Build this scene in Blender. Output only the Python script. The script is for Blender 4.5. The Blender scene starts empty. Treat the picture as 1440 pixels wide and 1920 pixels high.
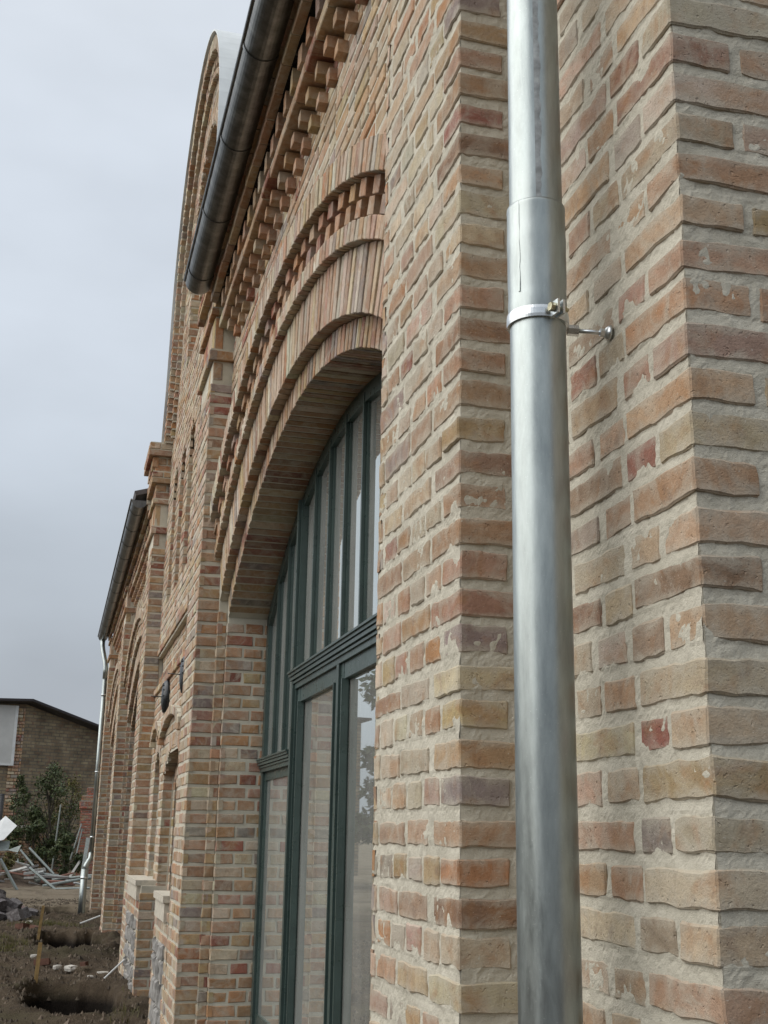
import bpy, math, random
import numpy as np
from mathutils import Matrix, Vector

# ------------------------------------------------------------------ camera, world, sun, exposure
scn = bpy.context.scene
COL = scn.collection
cam_d = bpy.data.cameras.new('camera'); cam = bpy.data.objects.new('camera', cam_d); COL.objects.link(cam)
cam_d.sensor_fit = 'VERTICAL'; cam_d.sensor_height = 36.0; cam_d.sensor_width = 27.0
cam_d.lens = 36.0 * 2239.88 / 1920.0
cam_d.clip_start = 0.05; cam_d.clip_end = 3000
_rt = Vector((0.96537, -0.26034, 0.01699)); _fw = Vector((0.24693, 0.93278, 0.26257)); _up = Vector((-0.08421, -0.24928, 0.96476))
cam.matrix_world = Matrix(((_rt.x, _up.x, -_fw.x, -0.7787), (_rt.y, _up.y, -_fw.y, -2.3153), (_rt.z, _up.z, -_fw.z, -0.0613), (0, 0, 0, 1)))
scn.camera = cam

SUN_EL, SUN_AZ = math.radians(34), math.radians(-84)      # azimuth from +Y towards +X: light comes from the open yard on the left
sdir = Vector((math.sin(SUN_AZ) * math.cos(SUN_EL), math.cos(SUN_AZ) * math.cos(SUN_EL), math.sin(SUN_EL)))
sun_d = bpy.data.lights.new('sun', 'SUN'); sun_d.energy = 1.5; sun_d.angle = math.radians(85); sun_d.color = (1.0, 0.965, 0.91)
sun = bpy.data.objects.new('sun', sun_d); COL.objects.link(sun); sun.location = (-20, -20, 30)
sun.rotation_euler = (-sdir).to_track_quat('-Z', 'Y').to_euler()

world = bpy.data.worlds.new('World'); scn.world = world; world.use_nodes = True
def build_world():
    nt = world.node_tree; N = nt.nodes; L = nt.links; N.clear()
    out = N.new('ShaderNodeOutputWorld'); bg = N.new('ShaderNodeBackground'); L.new(bg.outputs[0], out.inputs[0])
    sky = N.new('ShaderNodeTexSky'); sky.sky_type = 'NISHITA'; sky.sun_disc = False
    sky.sun_elevation = SUN_EL; sky.sun_rotation = SUN_AZ; sky.air_density = 1.5; sky.dust_density = 4
    sc = N.new('ShaderNodeVectorMath'); sc.operation = 'SCALE'; sc.inputs['Scale'].default_value = 0.06; L.new(sky.outputs[0], sc.inputs[0])
    tc = N.new('ShaderNodeTexCoord'); sep = N.new('ShaderNodeSeparateXYZ'); L.new(tc.outputs['Generated'], sep.inputs[0])
    # overcast dome: about three times brighter overhead than at the horizon
    ramp = N.new('ShaderNodeValToRGB'); L.new(sep.outputs['Z'], ramp.inputs[0])
    e = ramp.color_ramp.elements
    e[0].position = 0.0; e[0].color = (0.40, 0.435, 0.485, 1)
    e[1].position = 1.0; e[1].color = (1.0, 1.04, 1.09, 1)
    a = e.new(0.22); a.color = (0.48, 0.53, 0.595, 1)
    a = e.new(0.45); a.color = (0.615, 0.67, 0.745, 1)
    mp = N.new('ShaderNodeMapping'); mp.inputs['Scale'].default_value = (1.4, 1.4, 3.2); L.new(tc.outputs['Generated'], mp.inputs[0])
    no = N.new('ShaderNodeTexNoise'); no.inputs['Scale'].default_value = 1.7; no.inputs['Detail'].default_value = 5; no.inputs['Roughness'].default_value = 0.45
    L.new(mp.outputs[0], no.inputs[0])
    mr = N.new('ShaderNodeMapRange'); mr.inputs[1].default_value = 0.3; mr.inputs[2].default_value = 0.7; mr.inputs[3].default_value = 0.82; mr.inputs[4].default_value = 1.17
    L.new(no.outputs[0], mr.inputs[0])
    mul = N.new('ShaderNodeVectorMath'); mul.operation = 'SCALE'; ramp.color_ramp.interpolation = 'EASE'; L.new(ramp.outputs[0], mul.inputs[0]); L.new(mr.outputs[0], mul.inputs['Scale'])
    mx = N.new('ShaderNodeMix'); mx.data_type = 'RGBA'; mx.inputs[0].default_value = 0.9
    L.new(sc.outputs[0], mx.inputs[6]); L.new(mul.outputs[0], mx.inputs[7])
    L.new(mx.outputs[2], bg.inputs[0]); bg.inputs[1].default_value = 0.57
build_world()
vs = scn.view_settings; vs.view_transform = 'Standard'; vs.look = 'None'; vs.exposure = 0.98; vs.gamma = 1.0; vs.use_curve_mapping = False
scn.render.engine = 'CYCLES'

# ------------------------------------------------------------------ helpers
rng = random.Random(7)
Z = np.array((0., 0., 1.))
H, BH, G = 0.077, 0.057, 0.014          # course height, brick height, perpend width
GROUND = -1.40

def vnoise(P, seed=0):
    """smooth lattice noise in -1..1 for an (n,3) array"""
    P = np.asarray(P, float); I = np.floor(P).astype(np.int64); F = P - I; F = F * F * (3 - 2 * F)
    def h(i, j, k):
        n = (i * 374761393 + j * 668265263 + k * 2147483647 + seed * 974634777) & 0xffffffff
        n = ((n ^ (n >> 13)) * 1274126177) & 0xffffffff
        n = ((n ^ (n >> 16)) * 2246822519) & 0xffffffff
        return ((n ^ (n >> 15)) & 0xffff) / 32767.5 - 1
    r = 0
    for a in (0, 1):
        for b in (0, 1):
            for c in (0, 1):
                w = (F[:, 0] if a else 1 - F[:, 0]) * (F[:, 1] if b else 1 - F[:, 1]) * (F[:, 2] if c else 1 - F[:, 2])
                r = r + w * h(I[:, 0] + a, I[:, 1] + b, I[:, 2] + c)
    return r

PAL = [((.42, .275, .175), 26), ((.41, .30, .165), 14), ((.385, .20, .10), 14), ((.27, .10, .072), 7), ((.27, .23, .215), 8), ((.50, .425, .32), 15), ((.40, .24, .17), 13), ((.30, .185, .12), 7)]
def brick_col(r=rng, dark=1.0, film=0.):
    t = r.uniform(0, sum(w for _, w in PAL))
    for c, w in PAL:
        t -= w
        if t <= 0: break
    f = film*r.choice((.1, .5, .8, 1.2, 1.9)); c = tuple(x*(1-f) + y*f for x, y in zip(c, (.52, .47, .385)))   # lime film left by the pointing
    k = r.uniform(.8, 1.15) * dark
    return tuple(min(.8, max(.02, x * k * r.uniform(.94, 1.06))) for x in c)

def red_col():
    c = brick_col(); t = rng.uniform(.0, .5); return tuple(a*(1-t) + b*t for a, b in zip(c, (.36, .165, .105)))

class MB:
    def __init__(s): s.v = []; s.f = []; s.c = []
    def quad(s, a, b, c, d, col=(1, 1, 1)):
        n = len(s.v); s.v += [tuple(a), tuple(b), tuple(c), tuple(d)]; s.f.append((n, n+1, n+2, n+3)); s.c.append(col)
    def poly(s, pts, col=(1, 1, 1)):
        n = len(s.v); s.v += [tuple(p) for p in pts]; s.f.append(tuple(range(n, n+len(pts)))); s.c.append(col)
    def box(s, lo, hi, col=(1, 1, 1)):
        x0, y0, z0 = lo; x1, y1, z1 = hi; n = len(s.v)
        s.v += [(x0,y0,z0),(x1,y0,z0),(x1,y1,z0),(x0,y1,z0),(x0,y0,z1),(x1,y0,z1),(x1,y1,z1),(x0,y1,z1)]
        for f in ((3,2,1,0),(4,5,6,7),(0,1,5,4),(1,2,6,5),(2,3,7,6),(3,0,4,7)):
            s.f.append(tuple(n+i for i in f)); s.c.append(col)
    def obox(s, O, U, V, W, col=(1, 1, 1)):
        """box spanned from corner O by the vectors U, V, W"""
        O, U, V, W = (np.asarray(a, float) for a in (O, U, V, W)); n = len(s.v)
        s.v += [tuple(O + a*U + b*V + c*W) for c in (0, 1) for a, b in ((0, 0), (1, 0), (1, 1), (0, 1))]
        for f in ((3,2,1,0),(4,5,6,7),(0,1,5,4),(1,2,6,5),(2,3,7,6),(3,0,4,7)):
            s.f.append(tuple(n+i for i in f)); s.c.append(col)
    def brick(s, O, U, V, N, u0, u1, v0, v1, d=0.0, depth=.03, col=(1, 1, 1), bev=.004, jit=.0025):
        """brick with chamfered front edges; front face at distance d along N"""
        O, U, V, N = (np.asarray(a, float) for a in (O, U, V, N)); r = rng.uniform; n = len(s.v)
        cr = [(u0, v0), (u1, v0), (u1, v1), (u0, v1)]
        cr = [(a + r(-jit, jit), b + r(-jit, jit)) for a, b in cr]
        cu, cv = (u0+u1)/2, (v0+v1)/2
        t = [d + r(-jit, jit) for _ in range(4)]
        for (a, b), q in zip(cr, t):
            s.v.append(tuple(O + U*(a - math.copysign(bev, a-cu)) + V*(b - math.copysign(bev, b-cv)) + N*q))
        for (a, b), q in zip(cr, t): s.v.append(tuple(O + U*a + V*b + N*(q-bev)))
        for (a, b) in cr: s.v.append(tuple(O + U*a + V*b + N*(d-depth)))
        fl = np.dot(np.cross(U, V), N) < 0
        fs = [(0, 1, 2, 3)]
        for i in range(4):
            j = (i+1) % 4; fs.append((4+i, 4+j, j, i)); fs.append((8+i, 8+j, 4+j, 4+i))
        for f in fs:
            f = tuple(n+i for i in f); s.f.append(f[::-1] if fl else f); s.c.append(col)
    def tube(s, pts, rad, seg=10, col=(1, 1, 1), cap=True):
        pts = [np.asarray(p, float) for p in pts]; n0 = len(s.v); m = len(pts)
        rads = rad if isinstance(rad, (list, tuple)) else [rad]*m
        up = None
        for i, p in enumerate(pts):
            t = pts[min(i+1, m-1)] - pts[max(i-1, 0)]; t = t/np.linalg.norm(t)
            if up is None: up = np.array((0, 0, 1.)) if abs(t[2]) < .9 else np.array((0, -1., 0))
            a = np.cross(t, up); a /= np.linalg.norm(a); b = np.cross(a, t); up = b
            for k in range(seg):
                q = 2*math.pi*k/seg; s.v.append(tuple(p + rads[i]*(a*math.cos(q) + b*math.sin(q))))
        for i in range(m-1):
            for k in range(seg):
                s.f.append((n0+i*seg+k, n0+i*seg+(k+1) % seg, n0+(i+1)*seg+(k+1) % seg, n0+(i+1)*seg+k)); s.c.append(col)
        if cap:
            s.f.append(tuple(n0+k for k in reversed(range(seg)))); s.c.append(col)
            s.f.append(tuple(n0+(m-1)*seg+k for k in range(seg))); s.c.append(col)
    def build(s, name, mat, parent=None, kind=None, smooth=False, attr=False):
        me = bpy.data.meshes.new(name); me.from_pydata(s.v, [], s.f); me.update()
        if smooth: me.polygons.foreach_set('use_smooth', [True]*len(me.polygons))
        if attr:
            at = me.attributes.new('Col', 'FLOAT_COLOR', 'FACE')
            arr = np.ones((len(s.f), 4), np.float32); arr[:, :3] = s.c; at.data.foreach_set('color', arr.ravel())
        me.materials.append(mat)
        return obj(name, me, parent, kind)

def obj(name, me, parent=None, kind=None):
    o = bpy.data.objects.new(name, me); COL.objects.link(o)
    if parent: o.parent = parent
    if kind: o['kind'] = kind
    return o
def empty(name, loc=(0, 0, 0), parent=None):
    o = bpy.data.objects.new(name, None); COL.objects.link(o); o.location = loc; o.empty_display_size = .2
    if parent: o.parent = parent
    return o
def tag(o, label, cat, group=None):
    o['label'] = label; o['category'] = cat
    if group: o['group'] = group
    return o
def rebase(o, loc):
    """put a single-mesh thing's origin at its base"""
    l = Vector(loc); o.data.transform(Matrix.Translation(-l)); o.location = l
    return o

# ------------------------------------------------------------------ materials
def mat(name):
    m = bpy.data.materials.new(name); m.use_nodes = True; nt = m.node_tree
    return m, nt, nt.nodes['Principled BSDF'], nt.nodes, nt.links
def noise(N, L, vec, scale, detail=4, rough=.55, dist=0):
    n = N.new('ShaderNodeTexNoise'); n.inputs['Scale'].default_value = scale; n.inputs['Detail'].default_value = detail
    n.inputs['Roughness'].default_value = rough; n.inputs['Distortion'].default_value = dist
    if vec is not None: L.new(vec, n.inputs['Vector'])
    return n.outputs[0]
def rmap(N, L, src, a, b, c, d):
    n = N.new('ShaderNodeMapRange'); n.inputs[1].default_value = a; n.inputs[2].default_value = b; n.inputs[3].default_value = c; n.inputs[4].default_value = d
    L.new(src, n.inputs[0]); return n.outputs[0]
def mixc(N, L, fac, a, b, mode='MIX'):
    n = N.new('ShaderNodeMix'); n.data_type = 'RGBA'; n.blend_type = mode
    for i, x in ((0, fac), (6, a), (7, b)):
        if hasattr(x, 'links'): L.new(x, n.inputs[i])
        elif i == 0: n.inputs[0].default_value = x
        else: n.inputs[i].default_value = (*x, 1)
    return n.outputs[2]
def mathn(N, L, op, a, b):
    n = N.new('ShaderNodeMath'); n.operation = op
    for i, x in ((0, a), (1, b)):
        if hasattr(x, 'links'): L.new(x, n.inputs[i])
        else: n.inputs[i].default_value = x
    return n.outputs[0]
def bump(N, L, h, strength, dist, bsdf):
    b = N.new('ShaderNodeBump'); b.inputs['Strength'].default_value = strength; b.inputs['Distance'].default_value = dist
    L.new(h, b.inputs['Height']); L.new(b.outputs[0], bsdf.inputs['Normal']); return b

def brick_material(name, attr, feather=False):
    m, nt, bs, N, L = mat(name)
    geo = N.new('ShaderNodeNewGeometry'); pos = geo.outputs['Position']
    if attr:
        a = N.new('ShaderNodeAttribute'); a.attribute_name = 'Col'; base = a.outputs['Color']; vec = pos
    else:
        oi = N.new('ShaderNodeObjectInfo'); base = oi.outputs['Color']
        ad = N.new('ShaderNodeVectorMath'); ad.operation = 'ADD'; sc = N.new('ShaderNodeVectorMath'); sc.operation = 'SCALE'; sc.inputs[0].default_value = (7, 11, 5)
        L.new(oi.outputs['Random'], sc.inputs['Scale']); L.new(pos, ad.inputs[0]); L.new(sc.outputs[0], ad.inputs[1]); vec = ad.outputs[0]
    n1 = noise(N, L, vec, 19, 7, .68, .6)
    c = mixc(N, L, 1.0, base, mixc(N, L, n1, (.46, .40, .35), (1.44, 1.42, 1.39)), 'MULTIPLY')
    # burnt orange and brown flashes of the kiln
    n2 = noise(N, L, vec, 9, 4, .6, .8)
    c = mixc(N, L, rmap(N, L, n2, .50, .66, 0, .62), c, (.345, .185, .09))
    n5 = noise(N, L, vec, 24, 4, .6)
    c = mixc(N, L, rmap(N, L, n5, .58, .72, 0, .5), c, (.22, .155, .115))
    # lime film and mortar smears left by the pointing
    n3 = noise(N, L, pos, 13, 6, .65, 1.2)
    if feather:                                        # pointing mortar feathers out over the upper and lower arrises
        ge = N.new('ShaderNodeTexCoord').outputs['Generated']; sz = N.new('ShaderNodeSeparateXYZ'); L.new(ge, sz.inputs[0])
        ed = mathn(N, L, 'MINIMUM', sz.outputs['Z'], mathn(N, L, 'SUBTRACT', 1.0, sz.outputs['Z']))
        n3 = mathn(N, L, 'ADD', n3, rmap(N, L, ed, .0, .34, .24, 0))
    c = mixc(N, L, rmap(N, L, n3, .45, .70, .03, .62), c, (.475, .435, .355))
    # pinholes and pale specks
    n4 = noise(N, L, vec, 190, 2, .5)
    c = mixc(N, L, rmap(N, L, n4, .69, .75, 0, .5), c, (.62, .58, .50))
    c = mixc(N, L, rmap(N, L, n4, .28, .33, .55, 0), c, (.10, .07, .05))
    L.new(c, bs.inputs['Base Color']); bs.inputs['Roughness'].default_value = .92; bs.inputs['Specular IOR Level'].default_value = .22
    h = mathn(N, L, 'ADD', mathn(N, L, 'MULTIPLY', noise(N, L, vec, 38, 6, .62), 1.0), mathn(N, L, 'MULTIPLY', noise(N, L, vec, 210, 5, .7), .75))
    h = mathn(N, L, 'SUBTRACT', h, rmap(N, L, noise(N, L, vec, 85, 2, .5), .66, .74, 0, .8))
    bump(N, L, h, .7, .005, bs)
    return m
M_BRICK = brick_material('brick_single', False, True)
M_VOUS = brick_material('brick_arch_block', False)
M_BW = brick_material('brick_joined', True)

def mortar_material():
    m, nt, bs, N, L = mat('lime_mortar')
    pos = N.new('ShaderNodeNewGeometry').outputs['Position']
    c = mixc(N, L, rmap(N, L, noise(N, L, pos, 7, 5, .6), .3, .7, 0, 1), (.46, .43, .35), (.60, .565, .47))
    c = mixc(N, L, rmap(N, L, noise(N, L, pos, 40, 5, .65), .60, .74, 0, .4), c, (.40, .37, .31))
    c = mixc(N, L, rmap(N, L, noise(N, L, pos, 320, 2, .5), .62, .72, 0, .4), c, (.27, .24, .2))
    L.new(c, bs.inputs['Base Color']); bs.inputs['Roughness'].default_value = .95; bs.inputs['Specular IOR Level'].default_value = .15
    h = mathn(N, L, 'ADD', noise(N, L, pos, 70, 6, .7), mathn(N, L, 'MULTIPLY', noise(N, L, pos, 420, 3, .6), .45))
    bump(N, L, h, .7, .005, bs)
    return m
M_MORT = mortar_material()

def simple(name, col, rough=.6, metal=0., nscale=20, var=.25, bstr=.2, bdist=.003, spec=.5):
    m, nt, bs, N, L = mat(name)
    pos = N.new('ShaderNodeNewGeometry').outputs['Position']
    n = noise(N, L, pos, nscale, 6, .6)
    lo = tuple(x*(1-var) for x in col); hi = tuple(min(1, x*(1+var)) for x in col)
    L.new(mixc(N, L, rmap(N, L, n, .3, .7, 0, 1), lo, hi), bs.inputs['Base Color'])
    L.new(rmap(N, L, noise(N, L, pos, nscale*2.3, 4), .3, .7, max(.03, rough-.1), min(1, rough+.1)), bs.inputs['Roughness'])
    bs.inputs['Metallic'].default_value = metal; bs.inputs['Specular IOR Level'].default_value = spec
    if bstr: bump(N, L, noise(N, L, pos, nscale*4, 5), bstr, bdist, bs)
    return m

def zinc_material(name, base, rough, stain=.25):
    m, nt, bs, N, L = mat(name)
    geo = N.new('ShaderNodeNewGeometry'); pos = geo.outputs['Position']
    mp = N.new('ShaderNodeMapping'); mp.inputs['Scale'].default_value = (1, 1, .22); L.new(pos, mp.inputs[0])
    st = noise(N, L, mp.outputs[0], 20, 7, .7, .2)
    fine = noise(N, L, pos, 240, 3, .6)
    c = mixc(N, L, rmap(N, L, st, .35, .68, 0, 1), tuple(x*(1-stain) for x in base), tuple(min(1, x*1.12) for x in base))
    c = mixc(N, L, rmap(N, L, noise(N, L, mp.outputs[0], 9, 5, .6), .52, .72, 0, .45), c, (.40, .42, .40))
    c = mixc(N, L, rmap(N, L, fine, .66, .74, 0, .35), c, (.72, .74, .74))
    L.new(c, bs.inputs['Base Color']); bs.inputs['Metallic'].default_value = .92
    L.new(rmap(N, L, mathn(N, L, 'ADD', mathn(N, L, 'MULTIPLY', st, .7), mathn(N, L, 'MULTIPLY', fine, .3)), .3, .7, rough-.09, rough+.13), bs.inputs['Roughness'])
    bump(N, L, mathn(N, L, 'ADD', noise(N, L, pos, 14, 3), mathn(N, L, 'MULTIPLY', fine, .10)), .045, .003, bs)
    return m
M_ZINC = zinc_material('galvanised_zinc', (.40, .44, .432), .36, .32)
M_ZINC_D = zinc_material('weathered_zinc_gutter', (.20, .205, .20), .34, .4)
M_STEEL = zinc_material('zinc_plated_steel', (.66, .69, .70), .28, .15)
M_FRAME = simple('green_grey_window_paint', (.050, .076, .069), .33, 0, 8, .15, .12, .002)
M_SILL = simple('cement_sill', (.52, .48, .40), .95, 0, 30, .18, .5, .004, .2)
M_STONE = simple('fieldstone', (.27, .26, .245), .95, 0, 14, .5, .6, .008, .2)
M_DARK = simple('black_painted_metal', (.022, .024, .027), .32, .3, 30, .3, .1, .002)
M_INT = simple('interior_plaster', (.16, .155, .145), .95, 0, 3, .2, 0, 0, .1)
M_SHEET = simple('pale_coping_sheet', (.60, .63, .63), .45, .25, 4, .08, .05, .002)
M_ROOF = simple('roof_sheet', (.12, .11, .11), .6, .2, 6, .3, .1)
M_WOODY = simple('yellow_stake_wood', (.34, .23, .10), .85, 0, 22, .3, .3, .003, .2)
M_PLANK = simple('weathered_grey_plank', (.27, .29, .27), .9, 0, 18, .25, .3, .003, .2)
M_RAIL = simple('grey_painted_metal_rail', (.24, .27, .255), .55, .2, 12, .2, .1, .002)
M_WHITE = simple('white_board', (.62, .63, .62), .6, 0, 5, .1, .05, .002)
M_COB = None
def glass_material():
    m, nt, bs, N, L = mat('dusty_window_glass')
    N.remove(bs); out = [n for n in N if n.type == 'OUTPUT_MATERIAL'][0]
    pos = N.new('ShaderNodeNewGeometry').outputs['Position']
    gl = N.new('ShaderNodeBsdfGlossy'); gl.inputs['Roughness'].default_value = .012; gl.inputs['Color'].default_value = (.9, .95, .93, 1)
    tr = N.new('ShaderNodeBsdfTransparent'); tr.inputs['Color'].default_value = (.66, .74, .71, 1)
    df = N.new('ShaderNodeBsdfDiffuse'); df.inputs['Color'].default_value = (.40, .40, .375, 1)
    fr = N.new('ShaderNodeFresnel'); fr.inputs['IOR'].default_value = 1.62
    m1 = N.new('ShaderNodeMixShader'); L.new(fr.outputs[0], m1.inputs[0]); L.new(tr.outputs[0], m1.inputs[1]); L.new(gl.outputs[0], m1.inputs[2])
    mp = N.new('ShaderNodeMapping'); mp.inputs['Scale'].default_value = (1, 1, .25); L.new(pos, mp.inputs[0])
    dust = rmap(N, L, noise(N, L, mp.outputs[0], 6, 6, .65, .5), .3, .75, .20, .44)
    speck = rmap(N, L, noise(N, L, pos, 95, 2), .74, .78, 0, .5)
    m2 = N.new('ShaderNodeMixShader'); L.new(mathn(N, L, 'ADD', dust, speck), m2.inputs[0]); L.new(m1.outputs[0], m2.inputs[1]); L.new(df.outputs[0], m2.inputs[2])
    L.new(m2.outputs[0], out.inputs[0]); return m
M_GLASS = glass_material()

# ------------------------------------------------------------------ ground
def pit_h(x, y):
    h = np.zeros_like(x)
    for cx, cy, hx, hy, d in ((-.50, 8.55, .40, .82, .75), (-.40, 13.95, .42, 1.25, .75), (-.42, 19.9, .42, 1.05, .6)):
        q = np.maximum(np.abs(x - cx)/hx, np.abs(y - cy)/hy)
        P = np.stack([x*5, y*3.2, np.zeros_like(x)+cy], 1)
        q = np.sqrt(np.abs((x - cx)/hx)**3.0 + np.abs((y - cy)/hy)**3.0)**.667
        q = q + .22*vnoise(P*.8, 3) + .09*vnoise(P*2.3, 4)
        h -= d*np.clip((1.04 - q)/.22, 0, 1)
        h += .055*np.exp(-((q - 1.25)/.22)**2)
    return h
def ground_z(x, y):
    o = np.zeros_like(x)
    near = np.clip(1 - np.abs(y - 14)/60, 0, 1)
    z = GROUND + near*(.035*vnoise(np.stack([x*.9, y*.9, o], 1), 1) + .022*vnoise(np.stack([x*3.3, y*3.3, o], 1), 2) + .024*vnoise(np.stack([x*8, y*8, o], 1), 5) + .014*vnoise(np.stack([x*19, y*17, o], 1), 6))
    m = (y > 6.5) & (y < 23) & (x > -2.5) & (x < .4)
    z[m] += pit_h(x[m], y[m])
    z += np.where((x < -1.0) & (y < 14) & (y > -8), .10*np.clip((-1.0 - x)/1.2, 0, 1), 0)
    return z
def build_ground():
    xs = np.concatenate([[-400, -150, -60, -30, -16, -10, -7, -5, -4, -3.4, -3, -2.7], np.arange(-2.5, .32, .035), [.5, 1, 2, 5, 12, 40, 150, 400]])
    ys = np.concatenate([[-400, -120, -40, -15, -8], np.arange(-5, 6.5, .25), np.arange(6.6, 23, .06), np.arange(23, 48, .3), [50, 55, 62, 75, 100, 160, 300, 600, 1200]])
    X, Y = np.meshgrid(xs, ys); x, y = X.ravel(), Y.ravel(); o = np.zeros_like(x)
    z = ground_z(x, y)
    nx, ny = len(xs), len(ys)
    me = bpy.data.meshes.new('ground')
    idx = np.arange(nx*ny).reshape(ny, nx)
    F = np.stack([idx[:-1, :-1], idx[:-1, 1:], idx[1:, 1:], idx[1:, :-1]], -1).reshape(-1, 4)
    me.from_pydata(np.stack([x, y, z], 1).tolist(), [], F.tolist()); me.polygons.foreach_set('use_smooth', [True]*len(me.polygons))
    m_, nt, bs, N, L = mat('bare_earth')
    pos = N.new('ShaderNodeNewGeometry').outputs['Position']; sp = N.new('ShaderNodeSeparateXYZ'); L.new(pos, sp.inputs[0])
    c = mixc(N, L, rmap(N, L, noise(N, L, pos, 2.2, 6, .65), .3, .7, 0, 1), (.058, .044, .031), (.128, .098, .068))
    c = mixc(N, L, rmap(N, L, noise(N, L, pos, 14, 5, .7), .55, .7, 0, .6), c, (.145, .115, .083))
    c = mixc(N, L, rmap(N, L, noise(N, L, pos, 1.1, 4, .6), .50, .62, 0, .55), c, (.058, .056, .031))
    # dry trodden sand further out in the yard
    sand = mathn(N, L, 'MULTIPLY', rmap(N, L, sp.outputs['Y'], 18.5, 21.5, 0, 1), rmap(N, L, noise(N, L, pos, .9, 5, .6), .38, .56, .35, 1))
    c = mixc(N, L, sand, c, (.20, .165, .12))
    # freshly dug damp subsoil in the pits, with the pit shade painted in
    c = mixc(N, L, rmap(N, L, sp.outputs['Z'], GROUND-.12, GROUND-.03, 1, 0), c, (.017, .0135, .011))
    L.new(c, bs.inputs['Base Color']); bs.inputs['Roughness'].default_value = 1; bs.inputs['Specular IOR Level'].default_value = .1
    bump(N, L, mathn(N, L, 'ADD', noise(N, L, pos, 9, 8, .72), mathn(N, L, 'MULTIPLY', noise(N, L, pos, 60, 5, .7), .4)), .9, .06, bs)
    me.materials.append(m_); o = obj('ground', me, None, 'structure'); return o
build_ground()

# ------------------------------------------------------------------ the brick building
building = empty('brick_building', (0, 0, GROUND))
tag(building, 'long yellowish brick building with arched windows, pilasters and a round gable', 'building')
def under(o, par=None):
    """parent o to par keeping its world position (all geometry is written in world coordinates)"""
    par = par or building; o.parent = par
    o.matrix_parent_inverse = PINV.get(par.name) or Matrix.Translation(-Vector((0, 0, GROUND)))
    return o
PINV = {}
BINV = Matrix.Translation(-Vector((0, 0, GROUND)))

def course(a, b, k, bond='E', L0=.219, H0=.105):
    r = []; u = a; i = 0
    while u < b - .015:
        if bond == 'E': w = H0 if k % 2 else (L0*.74 if i == 0 else L0)
        elif bond == 'H': w = H0
        elif bond == 'S': w = L0*.5 if (i == 0 and k % 2) else L0
        else: w = (L0, H0)[(i + k) % 2] if rng.random() < .82 else rng.choice((L0, H0))
        w *= rng.uniform(.965, 1.03); e = min(u + w, b)
        if b - e < .05: e = b
        r.append((u, e)); u = e + G; i += 1
    return r

class Part:
    """a stretch of wall: its mortar is the part's own mesh, its bricks are the part's pieces"""
    def __init__(s, name): s.name = name; s.m = MB(); s.b = MB(); s.single = []
    def wall(s, O, U, N, z0, z1, iv, bond='E', d=0., depth=.03, rec=.0045, zoff=0., skip=None, mortar=True, film=None):
        O = np.asarray(O, float); U = np.asarray(U, float); N = np.asarray(N, float)
        k0 = math.ceil((z0 - zoff)/H - .3); k1 = math.floor((z1 - zoff)/H + .3)
        fl = np.dot(np.cross(U, Z), N) < 0
        if film is None: film = .42 if N[0] < -.5 else .03   # walls facing the yard get more of the pale lime tint
        for k in range(k0, k1):
            zb = k*H + zoff; I = iv(zb + .03) if callable(iv) else iv
            for a, b in I:
                if b - a < .012: continue
                if mortar:
                    q = [O + U*uu + Z*zz + N*(d-rec) for uu, zz in ((a, zb-.02), (b, zb-.02), (b, zb+H-.02), (a, zb+H-.02))]
                    s.m.quad(*(q[::-1] if fl else q))
                for u0, u1 in course(a, b, k, bond):
                    if skip and skip((u0+u1)/2, zb): continue
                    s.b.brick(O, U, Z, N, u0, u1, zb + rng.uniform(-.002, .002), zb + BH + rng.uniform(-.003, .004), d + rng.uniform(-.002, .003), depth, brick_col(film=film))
    def ring(s, yc, zc, r0, r1, p0, p1, xf, xb, step=H, core=True, th=BH, e=.006):
        """radial bricks between r0 and r1, front at x=xf, reaching back to xb"""
        n = max(1, round((p1-p0)*(r0+r1)/2/step)); dp = (p1-p0)/n
        for i in range(n):
            p = p0 + (i+.5)*dp; T = np.array((0, math.cos(p), -math.sin(p))); Rr = np.array((0, math.sin(p), math.cos(p)))
            w = th*.5*(dp*(r0+r1)/2/step)
            s.b.brick((xf, yc, zc), T, Rr, (-1, 0, 0), -w, w, r0 + rng.uniform(-.003, .002), r1 - .004, rng.uniform(-.002, .003), xb-xf, brick_col(film=.5))
        if core:
            m = max(6, n//2)
            for i in range(m):
                a, b = p0+(p1-p0)*i/m, p0+(p1-p0)*(i+1)/m
                P = lambda p, r, x: (x, yc+r*math.sin(p), zc+r*math.cos(p))
                s.m.quad(P(a, r1, xf+e), P(b, r1, xf+e), P(b, r0+e, xf+e), P(a, r0+e, xf+e))
                s.m.quad(P(a, r0+e, xf+e), P(b, r0+e, xf+e), P(b, r0+e, xb), P(a, r0+e, xb))
                s.m.quad(P(a, r1, xf+e), P(a, r1, xb), P(b, r1, xb), P(b, r1, xf+e))
            for p in (p0, p1):
                s.m.quad(P(p, r0+e, xf+e), P(p, r1, xf+e), P(p, r1, xb), P(p, r0+e, xb))
    def build(s):
        o = under(s.m.build(s.name, M_MORT)); s.o = o
        if s.b.f:
            b = s.b.build('brickwork', M_BW, None, 'stuff', attr=True); b.parent = o; b.matrix_parent_inverse = Matrix.Identity(4)
        return o

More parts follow.
